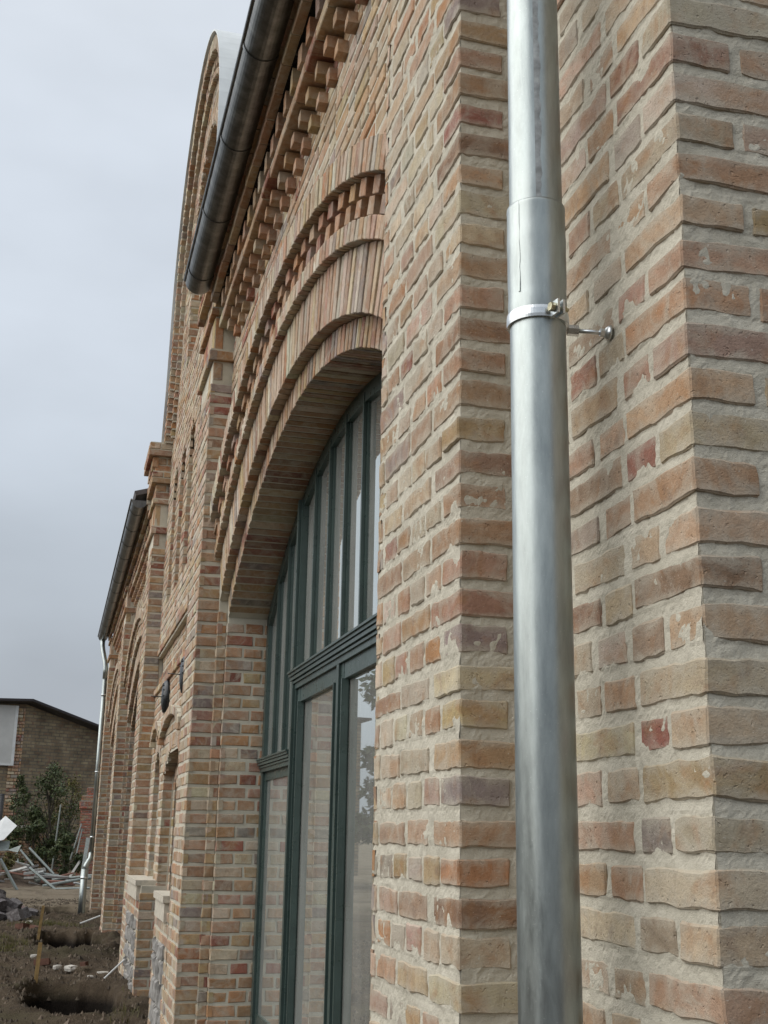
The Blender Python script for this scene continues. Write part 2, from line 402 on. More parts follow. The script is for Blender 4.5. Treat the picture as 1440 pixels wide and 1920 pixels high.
# ---- single near bricks: irregular hand-made blocks, a few shared meshes per size
_cache = {}
def brick_mesh(dx, dy, dz, var):
    key = (round(dx/.02), round(dy/.02), var)
    if key in _cache: return _cache[key]
    sx, sy = key[0]*.02, key[1]*.02; r = random.Random(hash(key) & 0xffff)
    def ax(L, n):
        e = .0030/L
        return [0, e] + [i/n for i in range(1, n)] + [1-e, 1]
    gx, gy, gz = ax(sx, 9 if sx > .15 else 5), ax(sy, 9 if sy > .15 else 4), ax(dz, 3)
    V = {}; vs_ = []; fs = []
    def vid(i, j, k):
        t = (i, j, k)
        if t not in V: V[t] = len(vs_); vs_.append([(gx[i]-.5)*sx, (gy[j]-.5)*sy, (gz[k]-.5)*dz])
        return V[t]
    nx, ny, nz = len(gx)-1, len(gy)-1, len(gz)-1
    for i in range(nx):
        for j in range(ny):
            fs.append((vid(i,j,0), vid(i,j+1,0), vid(i+1,j+1,0), vid(i+1,j,0))); fs.append((vid(i,j,nz), vid(i+1,j,nz), vid(i+1,j+1,nz), vid(i,j+1,nz)))
    for i in range(nx):
        for k in range(nz):
            fs.append((vid(i,0,k), vid(i+1,0,k), vid(i+1,0,k+1), vid(i,0,k+1))); fs.append((vid(i,ny,k), vid(i,ny,k+1), vid(i+1,ny,k+1), vid(i+1,ny,k)))
    for j in range(ny):
        for k in range(nz):
            fs.append((vid(0,j,k), vid(0,j,k+1), vid(0,j+1,k+1), vid(0,j+1,k))); fs.append((vid(nx,j,k), vid(nx,j+1,k), vid(nx,j+1,k+1), vid(nx,j,k+1)))
    P = np.array(vs_); hd = np.array((sx, sy, dz))/2
    # round the arrises and roughen
    ex = np.abs(P) > hd - 1e-6; cnt = ex.sum(1)
    P = np.where(ex & (cnt[:, None] >= 2), P - np.sign(P)*np.where(cnt == 3, .0032, .0018)[:, None], P)
    off = np.array((r.random()*90, r.random()*90, r.random()*90))
    for ax_ in range(3):
        k_ = 1.25 if ax_ == 2 else .55
        P[:, ax_] += k_*(.0030*vnoise(P*18 + off + ax_*17, 9) + .0019*vnoise(P*62 + off + ax_*9, 8) + .0014*vnoise(P*150 + off + ax_*5, 7))
    for _c in range(r.choice((0, 0, 0, 1, 1, 2))):        # knocked-off corners and arris chips
        c = np.array([hd[0]*r.uniform(-1, 1), hd[1]*r.choice((-1, 1)), hd[2]*r.choice((-1, 1))]) if sx > sy and r.random() < .6 else np.array([hd[0]*r.choice((-1, 1)), hd[1]*r.uniform(-1, 1), hd[2]*r.choice((-1, 1))])
        dd = np.linalg.norm(P - c, axis=1); w = np.clip(1.4 - dd/.022, 0, 1)[:, None]; n_ = np.sign(c)*(np.abs(c) > hd*.98); P -= w*n_*r.uniform(.002, .006)
    me = bpy.data.meshes.new('brick'); me.from_pydata(P.tolist(), [], fs); me.polygons.foreach_set('use_smooth', [True]*len(fs)); me.set_sharp_from_angle(angle=math.radians(28)); me.materials.append(M_BRICK)
    _cache[key] = me; return me
def single_brick(par, x0, x1, y0, y1, z0, z1, name='brick', film=.30):
    dx, dy, dz = x1-x0, y1-y0, z1-z0
    me = brick_mesh(dx, dy, BH, rng.randrange(6))
    o = obj(name, me); o.parent = par
    o.location = ((x0+x1)/2, (y0+y1)/2, (z0+z1)/2)
    o.scale = (dx/(round(dx/.02)*.02), dy/(round(dy/.02)*.02), dz/BH)
    o.rotation_euler = (rng.uniform(-.012, .012), rng.uniform(-.012, .012), rng.uniform(-.006, .006))
    o.color = (*brick_col(film=film), 1)
    return o

def mortar_grid(mb, O, U, N, u0, u1, z0, z1, step=.006, seed=0):
    """flush, hand-pointed mortar face with its real lumps"""
    O, U, N = (np.asarray(a, float) for a in (O, U, N))
    us = np.linspace(u0, u1, max(2, int((u1-u0)/step)+1)); zs = np.linspace(z0, z1, int((z1-z0)/step)+1)
    UU, ZZ = np.meshgrid(us, zs); u, z = UU.ravel(), ZZ.ravel()
    P = O + u[:, None]*U + z[:, None]*Z
    k = (z/H) % 1.0                                    # position inside a course: pointing slopes back under the brick above
    d = -.0020 + .0012*vnoise(P*17 + 3, seed) + .0016*vnoise(P*55, seed+1) + .0010*vnoise(P*150, seed+2)
    d += np.where(k > .80, -.0010*(k - .80)/.20, 0)
    P = P + d[:, None]*N
    nu, nz = len(us), len(zs); n0 = len(mb.v); mb.v += [tuple(p) for p in P.tolist()]
    idx = np.arange(nu*nz).reshape(nz, nu) + n0
    F = np.stack([idx[:-1, :-1], idx[:-1, 1:], idx[1:, 1:], idx[1:, :-1]], -1).reshape(-1, 4)
    if np.dot(np.cross(U, Z), N) < 0: F = F[:, ::-1]
    mb.f += [tuple(f) for f in F.tolist()]; mb.c += [(1, 1, 1)]*len(F)

YV, XV = np.array((0, 1., 0)), np.array((1., 0, 0))
WX = .14                                                # recessed wall field; pilaster faces stand at x = 0
NZ0, NZ1 = -.62, 2.16                                   # height range of the single near bricks
kn0, kn1 = math.ceil(NZ0/H), math.floor(NZ1/H)

def build_near_pilaster():
    pt = Part('pilaster')
    mortar_grid(pt.m, (0, 0, 0), YV, -XV, .004, .676, kn0*H-.02, kn1*H-.02, .006, 11)
    mortar_grid(pt.m, (0, 0, 0), XV, -YV, .004, .15, kn0*H-.02, kn1*H-.02, .006, 15)
    pt.m.box((.012, .012, GROUND-.3), (.16, .672, 3.0)); pt.m.box((.0032, .0032, GROUND-.2), (.03, .03, 2.9))
    for z0, z1 in ((GROUND-.1, kn0*H), (kn1*H, 2.95)):
        pt.wall((0, 0, 0), YV, -XV, z0, z1, [(0, .68)]); pt.wall((0, 0, 0), XV, -YV, z0, z1, [(0, .15)], 'S')
    pt.wall((0, .68, 0), XV, YV, GROUND-.1, 2.95, [(0, .15)], 'S')
    o = pt.build()
    for k in range(kn0, kn1):
        z0 = k*H + rng.uniform(-.002, .002); z1 = z0 + BH + rng.uniform(-.006, .003); pr = lambda: rng.uniform(-.0021, .0007)
        if k % 2 == 0:
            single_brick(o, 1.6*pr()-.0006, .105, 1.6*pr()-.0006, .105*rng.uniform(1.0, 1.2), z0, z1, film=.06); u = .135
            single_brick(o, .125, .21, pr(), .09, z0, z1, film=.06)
            while u < .66:
                w = .105*rng.uniform(.95, 1.06); e = min(u+w, .678)
                if .678-e < .05: e = .678
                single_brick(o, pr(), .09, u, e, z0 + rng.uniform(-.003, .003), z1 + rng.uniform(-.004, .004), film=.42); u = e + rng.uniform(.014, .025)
        else:
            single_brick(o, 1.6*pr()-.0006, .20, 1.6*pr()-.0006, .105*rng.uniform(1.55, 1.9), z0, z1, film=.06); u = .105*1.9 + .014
            while u < .66:
                w = rng.choice((.219, .219, .16)); e = min(u+w, .678)
                if .678-e < .06: e = .678
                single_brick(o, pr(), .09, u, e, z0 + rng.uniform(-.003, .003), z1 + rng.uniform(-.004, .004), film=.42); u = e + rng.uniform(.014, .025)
    return o

def build_corner_pier():
    Y0 = -.726; pt = Part('corner_wall'); ka, kb = kn0, math.floor(1.72/H)
    mortar_grid(pt.m, (WX, 0, 0), YV, -XV, Y0+.004, 0.02, ka*H-.02, kb*H-.02, .0055, 21)
    mortar_grid(pt.m, (0, Y0, 0), XV, -YV, WX+.004, .66, ka*H-.02, kb*H-.02, .0055, 25)
    pt.m.box((WX+.012, Y0+.012, GROUND-.3), (6.9, Y0+.35, 3.4)); pt.m.box((WX+.012, Y0+.012, GROUND-.3), (WX+.34, .9, 3.1)); pt.m.box((WX+.0032, Y0+.0032, GROUND-.2), (WX+.03, Y0+.03, 3.0))
    for z0, z1 in ((GROUND-.1, ka*H), (kb*H, 3.05)):
        pt.wall((WX, 0, 0), YV, -XV, z0, z1, [(Y0, .02)], 'X'); pt.wall((0, Y0, 0), XV, -YV, z0, z1, [(WX, .66)], 'X')
    pt.wall((0, Y0, 0), XV, -YV, GROUND-.1, 3.05, [(.672, 3.4)], 'X')
    o = pt.build(); pr = lambda: rng.uniform(-.0021, .0008)
    for k in range(ka, kb):
        z0 = k*H + rng.uniform(-.002, .002); z1 = z0 + BH + rng.uniform(-.006, .003)
        if k % 2 == 0: cx, cy = .105*rng.uniform(1, 1.15), .219*rng.uniform(.92, 1.03)
        else: cx, cy = .219*rng.uniform(.95, 1.05), .105*rng.uniform(1, 1.15)
        single_brick(o, WX+1.6*pr()-.0006, WX+cx, Y0+1.6*pr()-.0006, Y0+cy, z0, z1)
        u = WX + cx + rng.uniform(.016, .022); i = 0
        while u < .6:                                   # gable side
            w = (.219 if (i+k) % 2 == 0 else .105)*rng.uniform(.95, 1.05); single_brick(o, u, u+w, Y0+pr(), Y0+.09, z0+pr(), z1+pr()); u += w + rng.uniform(.016, .022); i += 1
        u = Y0 + cy + rng.uniform(.014, .02); i = rng.randrange(2)
        while u < -.03:                                 # long side, running into the pilaster
            w = (.219 if (i % 3 == 2) else .105)*rng.uniform(.90, 1.12); e = u+w; i += 1 if rng.random() < .8 else 2
            if e > -.05: e = .03
            single_brick(o, WX+pr(), WX+.09, u, e, z0+1.6*pr(), z1+1.6*pr()); u = e + rng.uniform(.016, .030)
    return o
build_near_pilaster(); build_corner_pier()

# ---- window bays between pilasters
AC_Z, RD, RC, RB, RA = -1.648, 3.577, 3.695, 3.943, 4.153
XD, XC, XB, XA, XW = .18, .125, .085, .04, .45
CT = 3.08                                               # underside of the eaves cornice
def unit_box_mesh(name, dx, dy, dz, var, seed=0):
    """small chamfered block centred on its origin"""
    me_mb = MB(); r = rng
    me_mb.brick((dx/2, 0, 0), (0, 1, 0), (0, 0, 1), (-1, 0, 0), -dy/2, dy/2, -dz/2, dz/2, dx, dx, (1, 1, 1), .0022, .0022)
    me = bpy.data.meshes.new(name); me.from_pydata(me_mb.v, [], me_mb.f); me.materials.append(M_VOUS); return me

def ring_singles(par, name, yc, r0, r1, half, xf, xb, step=.067, w=.050, every=1, phase=0.):
    p1 = math.asin(half/((r0+r1)/2)); n = round(2*p1*(r0+r1)/2/step); dp = 2*p1/n
    vars_ = [unit_box_mesh(name, xb-xf, w, r1-r0-.002, i) for i in range(5)]
    for i in range(n):
        p = -p1 + (i+.5+phase)*dp; rm = (r0+r1)/2
        if abs(p) > p1: continue
        o = obj(name, rng.choice(vars_)); o.parent = par
        o.location = ((xf+xb)/2 + rng.uniform(-.002, .002), yc + rm*math.sin(p), AC_Z + rm*math.cos(p)); o.rotation_euler = (-p + rng.uniform(-.006, .006), 0, rng.uniform(-.01, .01))
        o.color = (*(brick_col(film=.12, dark=.85) if r0 == RD else brick_col(film=.62) if name == 'voussoir' else red_col()), 1)  # innermost ring: shade of the soffit put into a darker brick colour

def bay(y0, y1, near=False):
    yc = (y0+y1)/2 + (.05 if near else 0); hw = (y1 - y0)/2 - (.0 if not near else .05)     # arch centre, half width to the pilaster face
    wl = Part('bay_wall')
    def iv(z):
        r = RB - .02
        if z > AC_Z + r: return [(y0, y1)]
        h = math.sqrt(max(0, r*r - (z-AC_Z)**2))
        h = min(h, hw + .2)
        return [(y0, yc-h), (yc+h, y1)] if z > 1.2 else []
    wl.wall((WX, 0, 0), YV, -XV, 1.2, CT - .01, iv, 'X', depth=.03, film=.35)
    spC = AC_Z + math.sqrt(RC**2 - (hw-.05)**2); spD = AC_Z + math.sqrt(RD**2 - (hw-.10)**2)
    for sgn in (1, -1):                                  # stepped jambs
        yP, yC_, yD = yc+sgn*hw, yc+sgn*(hw-.05), yc+sgn*(hw-.10)
        a, b = sorted((yP, yC_)); wl.wall((XC, 0, 0), YV, -XV, GROUND-.1, spC, [(a, b)], 'H')
        wl.wall((0, yC_, 0), XV, -sgn*YV, GROUND-.1, spC, [(XC, XD)], 'H')
        a, b = sorted((yC_, yD)); wl.wall((XD, 0, 0), YV, -XV, GROUND-.1, spD, [(a, b)], 'H')
        wl.wall((0, yD, 0), XV, -sgn*YV, GROUND-.1, spD, [(XD, XW+.02)], 'E')
        wl.m.box((XD+.008, min(yP+sgn*.3, yD+sgn*.008), GROUND-.3), (XW+.08, max(yP+sgn*.3, yD+sgn*.008), 1.4))
        wl.m.box((XC+.008, min(yP+sgn*.3, yC_+sgn*.008), GROUND-.3), (XD+.03, max(yP+sgn*.3, yC_+sgn*.008), 1.5))
    # masonry behind the arch so that no light leaks in
    n = 40
    for i in range(n):
        ya, yb = y0+(y1-y0)*i/n, y0+(y1-y0)*(i+1)/n; q = 0 if ya < yc < yb else min(abs(ya-yc), abs(yb-yc)); zz = AC_Z + math.sqrt(max(.01, RD**2 - min(q, RD*.99)**2))
        wl.m.box((WX+.009, ya, max(zz+.14, 1.2)), (XW+.1, yb, CT+.4))
    wl.build()
    ar = Part('arch')
    pD, pC = math.asin((hw-.10)/RD), math.asin((hw-.05)/RC)
    if near:
        for a, b, x0, p in ((RD, RC-.003, XD, pD), (RC, RB-.003, XC, pC), (RB, RB+.078, XB, math.asin(hw/RB)), (RA, RA+.112, XA, math.asin(hw/RA))):
            sv = ar.b; ar.b = MB(); ar.ring(yc, AC_Z, a, b, -p, p, x0, XW if a == RD else (XD+.02 if a == RC else WX+.02), core=True, e=.005 if a == RD else .006); ar.b = sv
        sv = ar.b; ar.b = MB(); ar.ring(yc, AC_Z, RB+.074, RA+.004, -math.asin(hw/RA), math.asin(hw/RA), .138, WX+.02, core=True); ar.b = sv
        o = ar.build()
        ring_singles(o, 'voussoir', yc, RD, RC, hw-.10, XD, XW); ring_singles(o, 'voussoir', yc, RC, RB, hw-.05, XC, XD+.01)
        ring_singles(o, 'voussoir', yc, RB, RB+.08, hw, XB, WX); ring_singles(o, 'voussoir', yc, RA, RA+.115, hw, XA, WX)
        ring_singles(o, 'dentil_brick', yc, RB+.078, RB+.146, hw, XB+.002, WX, .19, .088, phase=0.)
        ring_singles(o, 'dentil_brick', yc, RB+.146, RA, hw, XB-.010, WX, .19, .088, phase=.35)
    else:
        ar.ring(yc, AC_Z, RD, RC, -pD, pD, XD, XW); ar.ring(yc, AC_Z, RC, RB, -pC, pC, XC, XD+.02)
        for a, b, x0 in ((RB, RB+.08, XB), (RA, RA+.115, XA)): ar.ring(yc, AC_Z, a, b, -math.asin(hw/a), math.asin(hw/a), x0, WX+.02)
        ar.ring(yc, AC_Z, RB+.078, RB+.146, -math.asin(hw/RA), math.asin(hw/RA), XB, WX+.02, .165, th=.09, core=False)
        ar.ring(yc, AC_Z, RB+.146, RA, -math.asin(hw/RA)+.02, math.asin(hw/RA), XB-.012, WX+.02, .165, th=.09, core=False)
        ar.build()
    return yc, hw

def cornice(y0, y1, near=False):
    c = Part('cornice')
    c.m.box((WX+.004, y0, CT-.02), (.5, y1, CT+.19)); c.wall((WX, 0, 0), YV, -XV, CT-.01, CT+.16, [(y0, y1)], 'X', film=.1); c.m.box((.26, y0, CT+.19), (.5, y1, CT+.62)); vd = MB(); vd.box((.205, y0, CT+.212), (.255, y1, CT+.60)); vd.box((.02, y0, CT+.475), (.205, y1, CT+.50)); under(vd.build('eaves_shade_board', M_DARK))  # black boards put into the eaves recess in place of its deep shade
    def run(z0, xf, hgt=BH, L0=.219, dp=.2):
        u = y0
        while u < y1-.02:
            e = min(u + L0*rng.uniform(.96, 1.03), y1)
            c.b.brick((xf, 0, 0), YV, Z, -XV, u, e, z0 + rng.uniform(-.002, .002), z0+hgt, rng.uniform(-.003, .003), dp, brick_col(film=.2)); u = e + .012
        c.m.box((xf+.006, y0, z0+.006), (xf+dp, y1, z0+hgt+.014))
    run(CT+.15, .03); run(CT+.335, -.035, dp=.045); run(CT+.41, -.05, dp=.06)
    blocks = []
    y = y0 + .07
    while y < y1 - .06:
        blocks += [(y, .070, CT+.222, .098, .015, .20), (y+.04, .066, CT+.075, .060, .066, .15), (y-.05, .066, CT-.002, .058, .100, .15)]
        y += .187
    if near:
        o = c.build(); ms = {}
        for y, w, z0, h, xf, xb in blocks:
            key = (w, h, xf); ms.setdefault(key, [unit_box_mesh('dentil', xb-xf, w, h, i) for i in range(5)])
            d = obj('dentil', rng.choice(ms[key])); d.parent = o
            d.location = ((xf+xb)/2 + rng.uniform(-.004, .004), y + rng.uniform(-.004, .004), z0+h/2); d.rotation_euler = (rng.uniform(-.03, .03), 0, rng.uniform(-.04, .04)); d.color = (*red_col(), 1)
    else:
        for y, w, z0, h, xf, xb in blocks: c.b.brick((xf, 0, 0), YV, Z, -XV, y-w/2, y+w/2, z0, z0+h, 0, xb-xf, red_col())
        c.build()

def pilaster(y0, y1, capped=False):
    p = Part('pilaster')
    top = 2.865
    p.wall((0, 0, 0), YV, -XV, GROUND-.1, top, [(y0, y1)], 'E'); p.wall((0, y0, 0), XV, -YV, GROUND-.1, top, [(0, WX+.01)], 'S'); p.wall((0, y1, 0), XV, YV, GROUND-.1, top, [(0, WX+.01)], 'S')
    p.m.box((.01, y0+.01, GROUND-.3), (WX+.05, y1-.01, top+(1.1 if capped else .5)))
    def band(z0, z1, x, o=0., sold=False):
        p.m.box((x+.008, y0-o+.008, z0+.004), (WX+.06, y1+o-.008, z1))
        if sold:
            n = max(1, round((y1-y0+2*o)/.13))
            for i in range(n):
                a = y0-o+(y1-y0+2*o)*i/n; b = a+(y1-y0+2*o)/n-.014; p.b.brick((x, 0, 0), YV, Z, -XV, a, b, z0, z1-.012, rng.uniform(-.004, .004), .05, brick_col())
            for a, b in ((x+.004, x+.06), (x+.075, WX)): p.b.brick((0, y0-o, 0), XV, Z, -YV, a, b, z0, z1-.012, rng.uniform(-.004, .004) - (.006 if a > x+.05 else 0), .05, brick_col())
        else:
            k = max(1, round((z1-z0)/H)); h = (z1-z0)/k
            for i in range(k):
                for a, b in course(y0-o, y1+o, i, 'E'): p.b.brick((x, 0, 0), YV, Z, -XV, a, b, z0+i*h, z0+i*h+h-.014, 0, .05, brick_col())
                for a, b in course(x, WX+.02, i, 'S'): p.b.brick((0, y0-o, 0), XV, Z, -YV, a, b, z0+i*h, z0+i*h+h-.014, 0, .05, brick_col())
    band(2.865, 2.996, .012, -.005, True); band(2.996, 3.077, -.022, .02); band(3.077, 3.32, .006, -.01, True)
    if capped:
        band(3.32, 3.379, -.025, .02); band(3.379, 3.543, 0., 0.); band(3.543, 3.675, -.05, .05)
        band(3.675, 3.836, -.02, .02)
        for i in range(5):
            a = y0-.03 + i*.155; p.b.brick((-.055, 0, 0), YV, Z, -XV, a, a+.08, 3.72, 3.826, 0, .06, brick_col())
        band(3.836, 3.985, -.10, .08)
    else: band(3.32, 3.379, -.025, .02)
    return p.build()

P2, P3, P4, P5 = (5.18, 5.86), (10.15, 10.83), (15.05, 15.72), (19.95, 20.62)
b1 = bay(.68, 5.18, True); b2 = bay(10.83, 15.05); b3 = bay(15.72, 19.95)
cornice(-.73, 5.18, True); cornice(10.83, 20.62)
pilaster(*P2, True); pilaster(*P3, True); pilaster(*P4); pilaster(*P5)

# ---- arched windows: green-grey timber frames with glazing bars
def windows():
    yc, hw = b1; w = hw - .10; R0 = RD
    root = empty('arched_window', (XW, yc, GROUND)); root.parent = building; root.matrix_parent_inverse = BINV
    inv = Matrix.Translation(-Vector((XW, yc, GROUND)))
    def put(mb, name, m=M_FRAME):
        o = mb.build(name, m); o.parent = root; o.matrix_parent_inverse = inv; return o
    top = lambda y, r=R0: AC_Z + math.sqrt(r*r - (y-yc)**2)
    fr = MB()
    for s in (-1, 1):
        a, b = sorted((yc+s*w, yc+s*(w-.065))); fr.box((XW-.02, a, GROUND), (XW+.07, b, top(yc+s*w)+.02))
    n = 48
    for i in range(n):
        ya, yb = yc-w+2*w*i/n, yc-w+2*w*(i+1)/n
        q = []
        for y in (ya, yb):
            q.append((y, top(y)+.01, AC_Z + math.sqrt((R0-.075)**2 - (y-yc)**2)))
        (y0_, t0, s0), (y1_, t1, s1) = q
        fr.quad((XW-.02, y0_, t0), (XW-.02, y1_, t1), (XW-.02, y1_, s1), (XW-.02, y0_, s0)); fr.quad((XW-.02, y0_, s0), (XW-.02, y1_, s1), (XW+.07, y1_, s1), (XW+.07, y0_, s0)); fr.quad((XW+.07, y0_, s0), (XW+.07, y1_, s1), (XW+.07, y1_, t1), (XW+.07, y0_, t0))
    put(fr, 'frame')
    px, zl, zh = 1.04, .335, .73                        # door half width, side and main transom heights
    for s in (-1, 1):
        m = MB(); a = yc+s*px; m.box((XW-.03, a-.038, GROUND), (XW+.07, a+.038, top(a)-.03)); m.box((XW-.046, a-.02, GROUND), (XW-.03, a+.02, top(a)-.03)); put(m, 'post')
    def transom(ya, yb, z, k):
        m = MB()
        for i, (dz0, dz1, d) in enumerate(((-.05, -.012, .045), (-.012, .004, .058), (.004, .012, .05), (.012, .034, .070), (.034, .040, .062), (.040, .062, .080), (.062, .076, .092))):
            m.box((XW-d*k, ya+i*.0007, z+dz0*k), (XW+.07-i*.0015, yb-i*.0007, z+dz1*k))
        put(m, 'transom')
    transom(yc-px-.045, yc+px+.045, zh, .74)
    for s in (-1, 1):
        a, b = sorted((yc+s*(px+.052), yc+s*(w-.004))); transom(a, b, zl, .62)
    bars = [yc + px*i/3 for i in (-2, -1, 0, 1, 2)]; side = []
    for s in (-1, 1): side += [yc + s*(px + .05 + (w-px-.11)*i/3) for i in (1, 2)]
    for y in bars:
        m = MB(); m.box((XW-.006, y-.024, zh+.045), (XW+.05, y+.024, top(y)-.03)); m.box((XW-.024, y-.010, zh+.045), (XW-.006, y+.010, top(y)-.03)); put(m, 'glazing_bar')
    for y in side:
        m = MB(); m.box((XW-.006, y-.024, zl+.035), (XW+.05, y+.024, top(y)-.03)); m.box((XW-.024, y-.010, zl+.035), (XW-.006, y+.010, top(y)-.03)); put(m, 'glazing_bar')
    def pane(ya, yb, z0, z1fn, x=XW+.006):
        m = MB(); n = 4; t = [(ya+(yb-ya)*i/n) for i in range(n+1)]
        m.poly([(x, ya, z0), (x, yb, z0)] + [(x, y, z1fn(y)) for y in reversed(t)])
        m.poly([(x+.02, ya, z0), (x+.02, yb, z0)] + [(x+.02, y, z1fn(y)) for y in reversed(t)])
        put(m, 'pane', M_GLASS)
    arc = lambda y: AC_Z + math.sqrt((R0-.05)**2 - (y-yc)**2)
    E = [yc-px+.05] + bars + [yc+px-.05]
    for a, b in zip(E[:-1], E[1:]): pane(a, b, zh+.03, arc)
    for s in (-1, 1):
        E = sorted([yc+s*(px+.05), yc+s*(w-.065)] + [y for y in side if (y-yc)*s > 0])
        for a, b in zip(E[:-1], E[1:]): pane(a, b, zl+.02, arc)
        a, b = sorted((yc+s*(px+.05), yc+s*(w-.065)))
        m = MB()                                         # fixed side light below the transom
        m.box((XW-.005, a, zl-.080), (XW+.05, b, zl-.030)); m.box((XW-.005, a, GROUND), (XW+.05, b, GROUND+.35)); m.box((XW-.005, a, GROUND+.35), (XW+.05, a+.045, zl-.080)); m.box((XW-.005, b-.045, GROUND+.35), (XW+.05, b, zl-.080))
        put(m, 'side_light_sash'); pane(a+.04, b-.04, GROUND+.34, lambda y: zl-.07)
        # door leaf
        a, b = sorted((yc+s*.012, yc+s*(px-.04))); m = MB()
        x0, x1 = XW-.02, XW+.045
        m.box((x0, a, GROUND+.02), (x1, a+.065, zh-.036)); m.box((x0, b-.065, GROUND+.02), (x1, b, zh-.036))
        m.box((x0+.002, a+.065, zh-.11), (x1, b-.065, zh-.036)); m.box((x0+.002, a+.065, GROUND+.02), (x1, b-.065, GROUND+.38))
        for zz0, zz1, aa, bb in ((GROUND+.38, zh-.11, a+.065, a+.078), (GROUND+.38, zh-.11, b-.078, b-.065)): m.box((x0-.012, aa, zz0), (x0+.02, bb, zz1))
        put(m, 'door_leaf'); pane(a+.08, b-.08, GROUND+.37, lambda y: zh-.10)
    m = MB(); m.box((XW-.032, yc-.022, GROUND+.02), (XW+.0, yc+.022, zh-.036)); put(m, 'meeting_stile')
    kids = list(root.children)
    for y in (b2[0], b3[0]):                             # the same window in the far bays
        c = root.copy(); COL.objects.link(c); c.location.y += 0
        c.location = root.location + Vector((0, y-yc, 0))
        for k in kids:
            d = k.copy(); COL.objects.link(d); d.parent = c
windows()

# ---- interior behind the glass, floor and roof
def shell():
    m = MB(); m.box((6.6, -.7, GROUND-.2), (6.9, 21, 3.6)); m.box((.6, -.35, GROUND-.15), (6.6, 21, GROUND+.01)); m.box((.55, -.7, 3.35), (6.9, 21.3, 3.5)); m.box((.5, 20.6, GROUND-.2), (6.9, 20.9, 3.5))
    for y in (5.5, 10.5): m.box((.6, y-.1, GROUND), (6.6, y+.1, 3.4))
    under(m.build('interior', M_INT))
    r = MB()
    for y0, y1 in ((-.95, 5.17), (10.84, 21.0)):
        r.obox((-.17, y0, 3.585), (7.2, 0, 2.2), (0, y1-y0, 0), (-.02, 0, .05))
    r.box((.45, 5.6, 3.4), (6.9, 10.6, 4.2))
    under(r.build('roof', M_ROOF))
    e = MB(); e.box((WX+.012, 20.62, GROUND-.3), (.6, 20.9, 3.5)); under(e.build('end_wall', M_MORT))
shell()

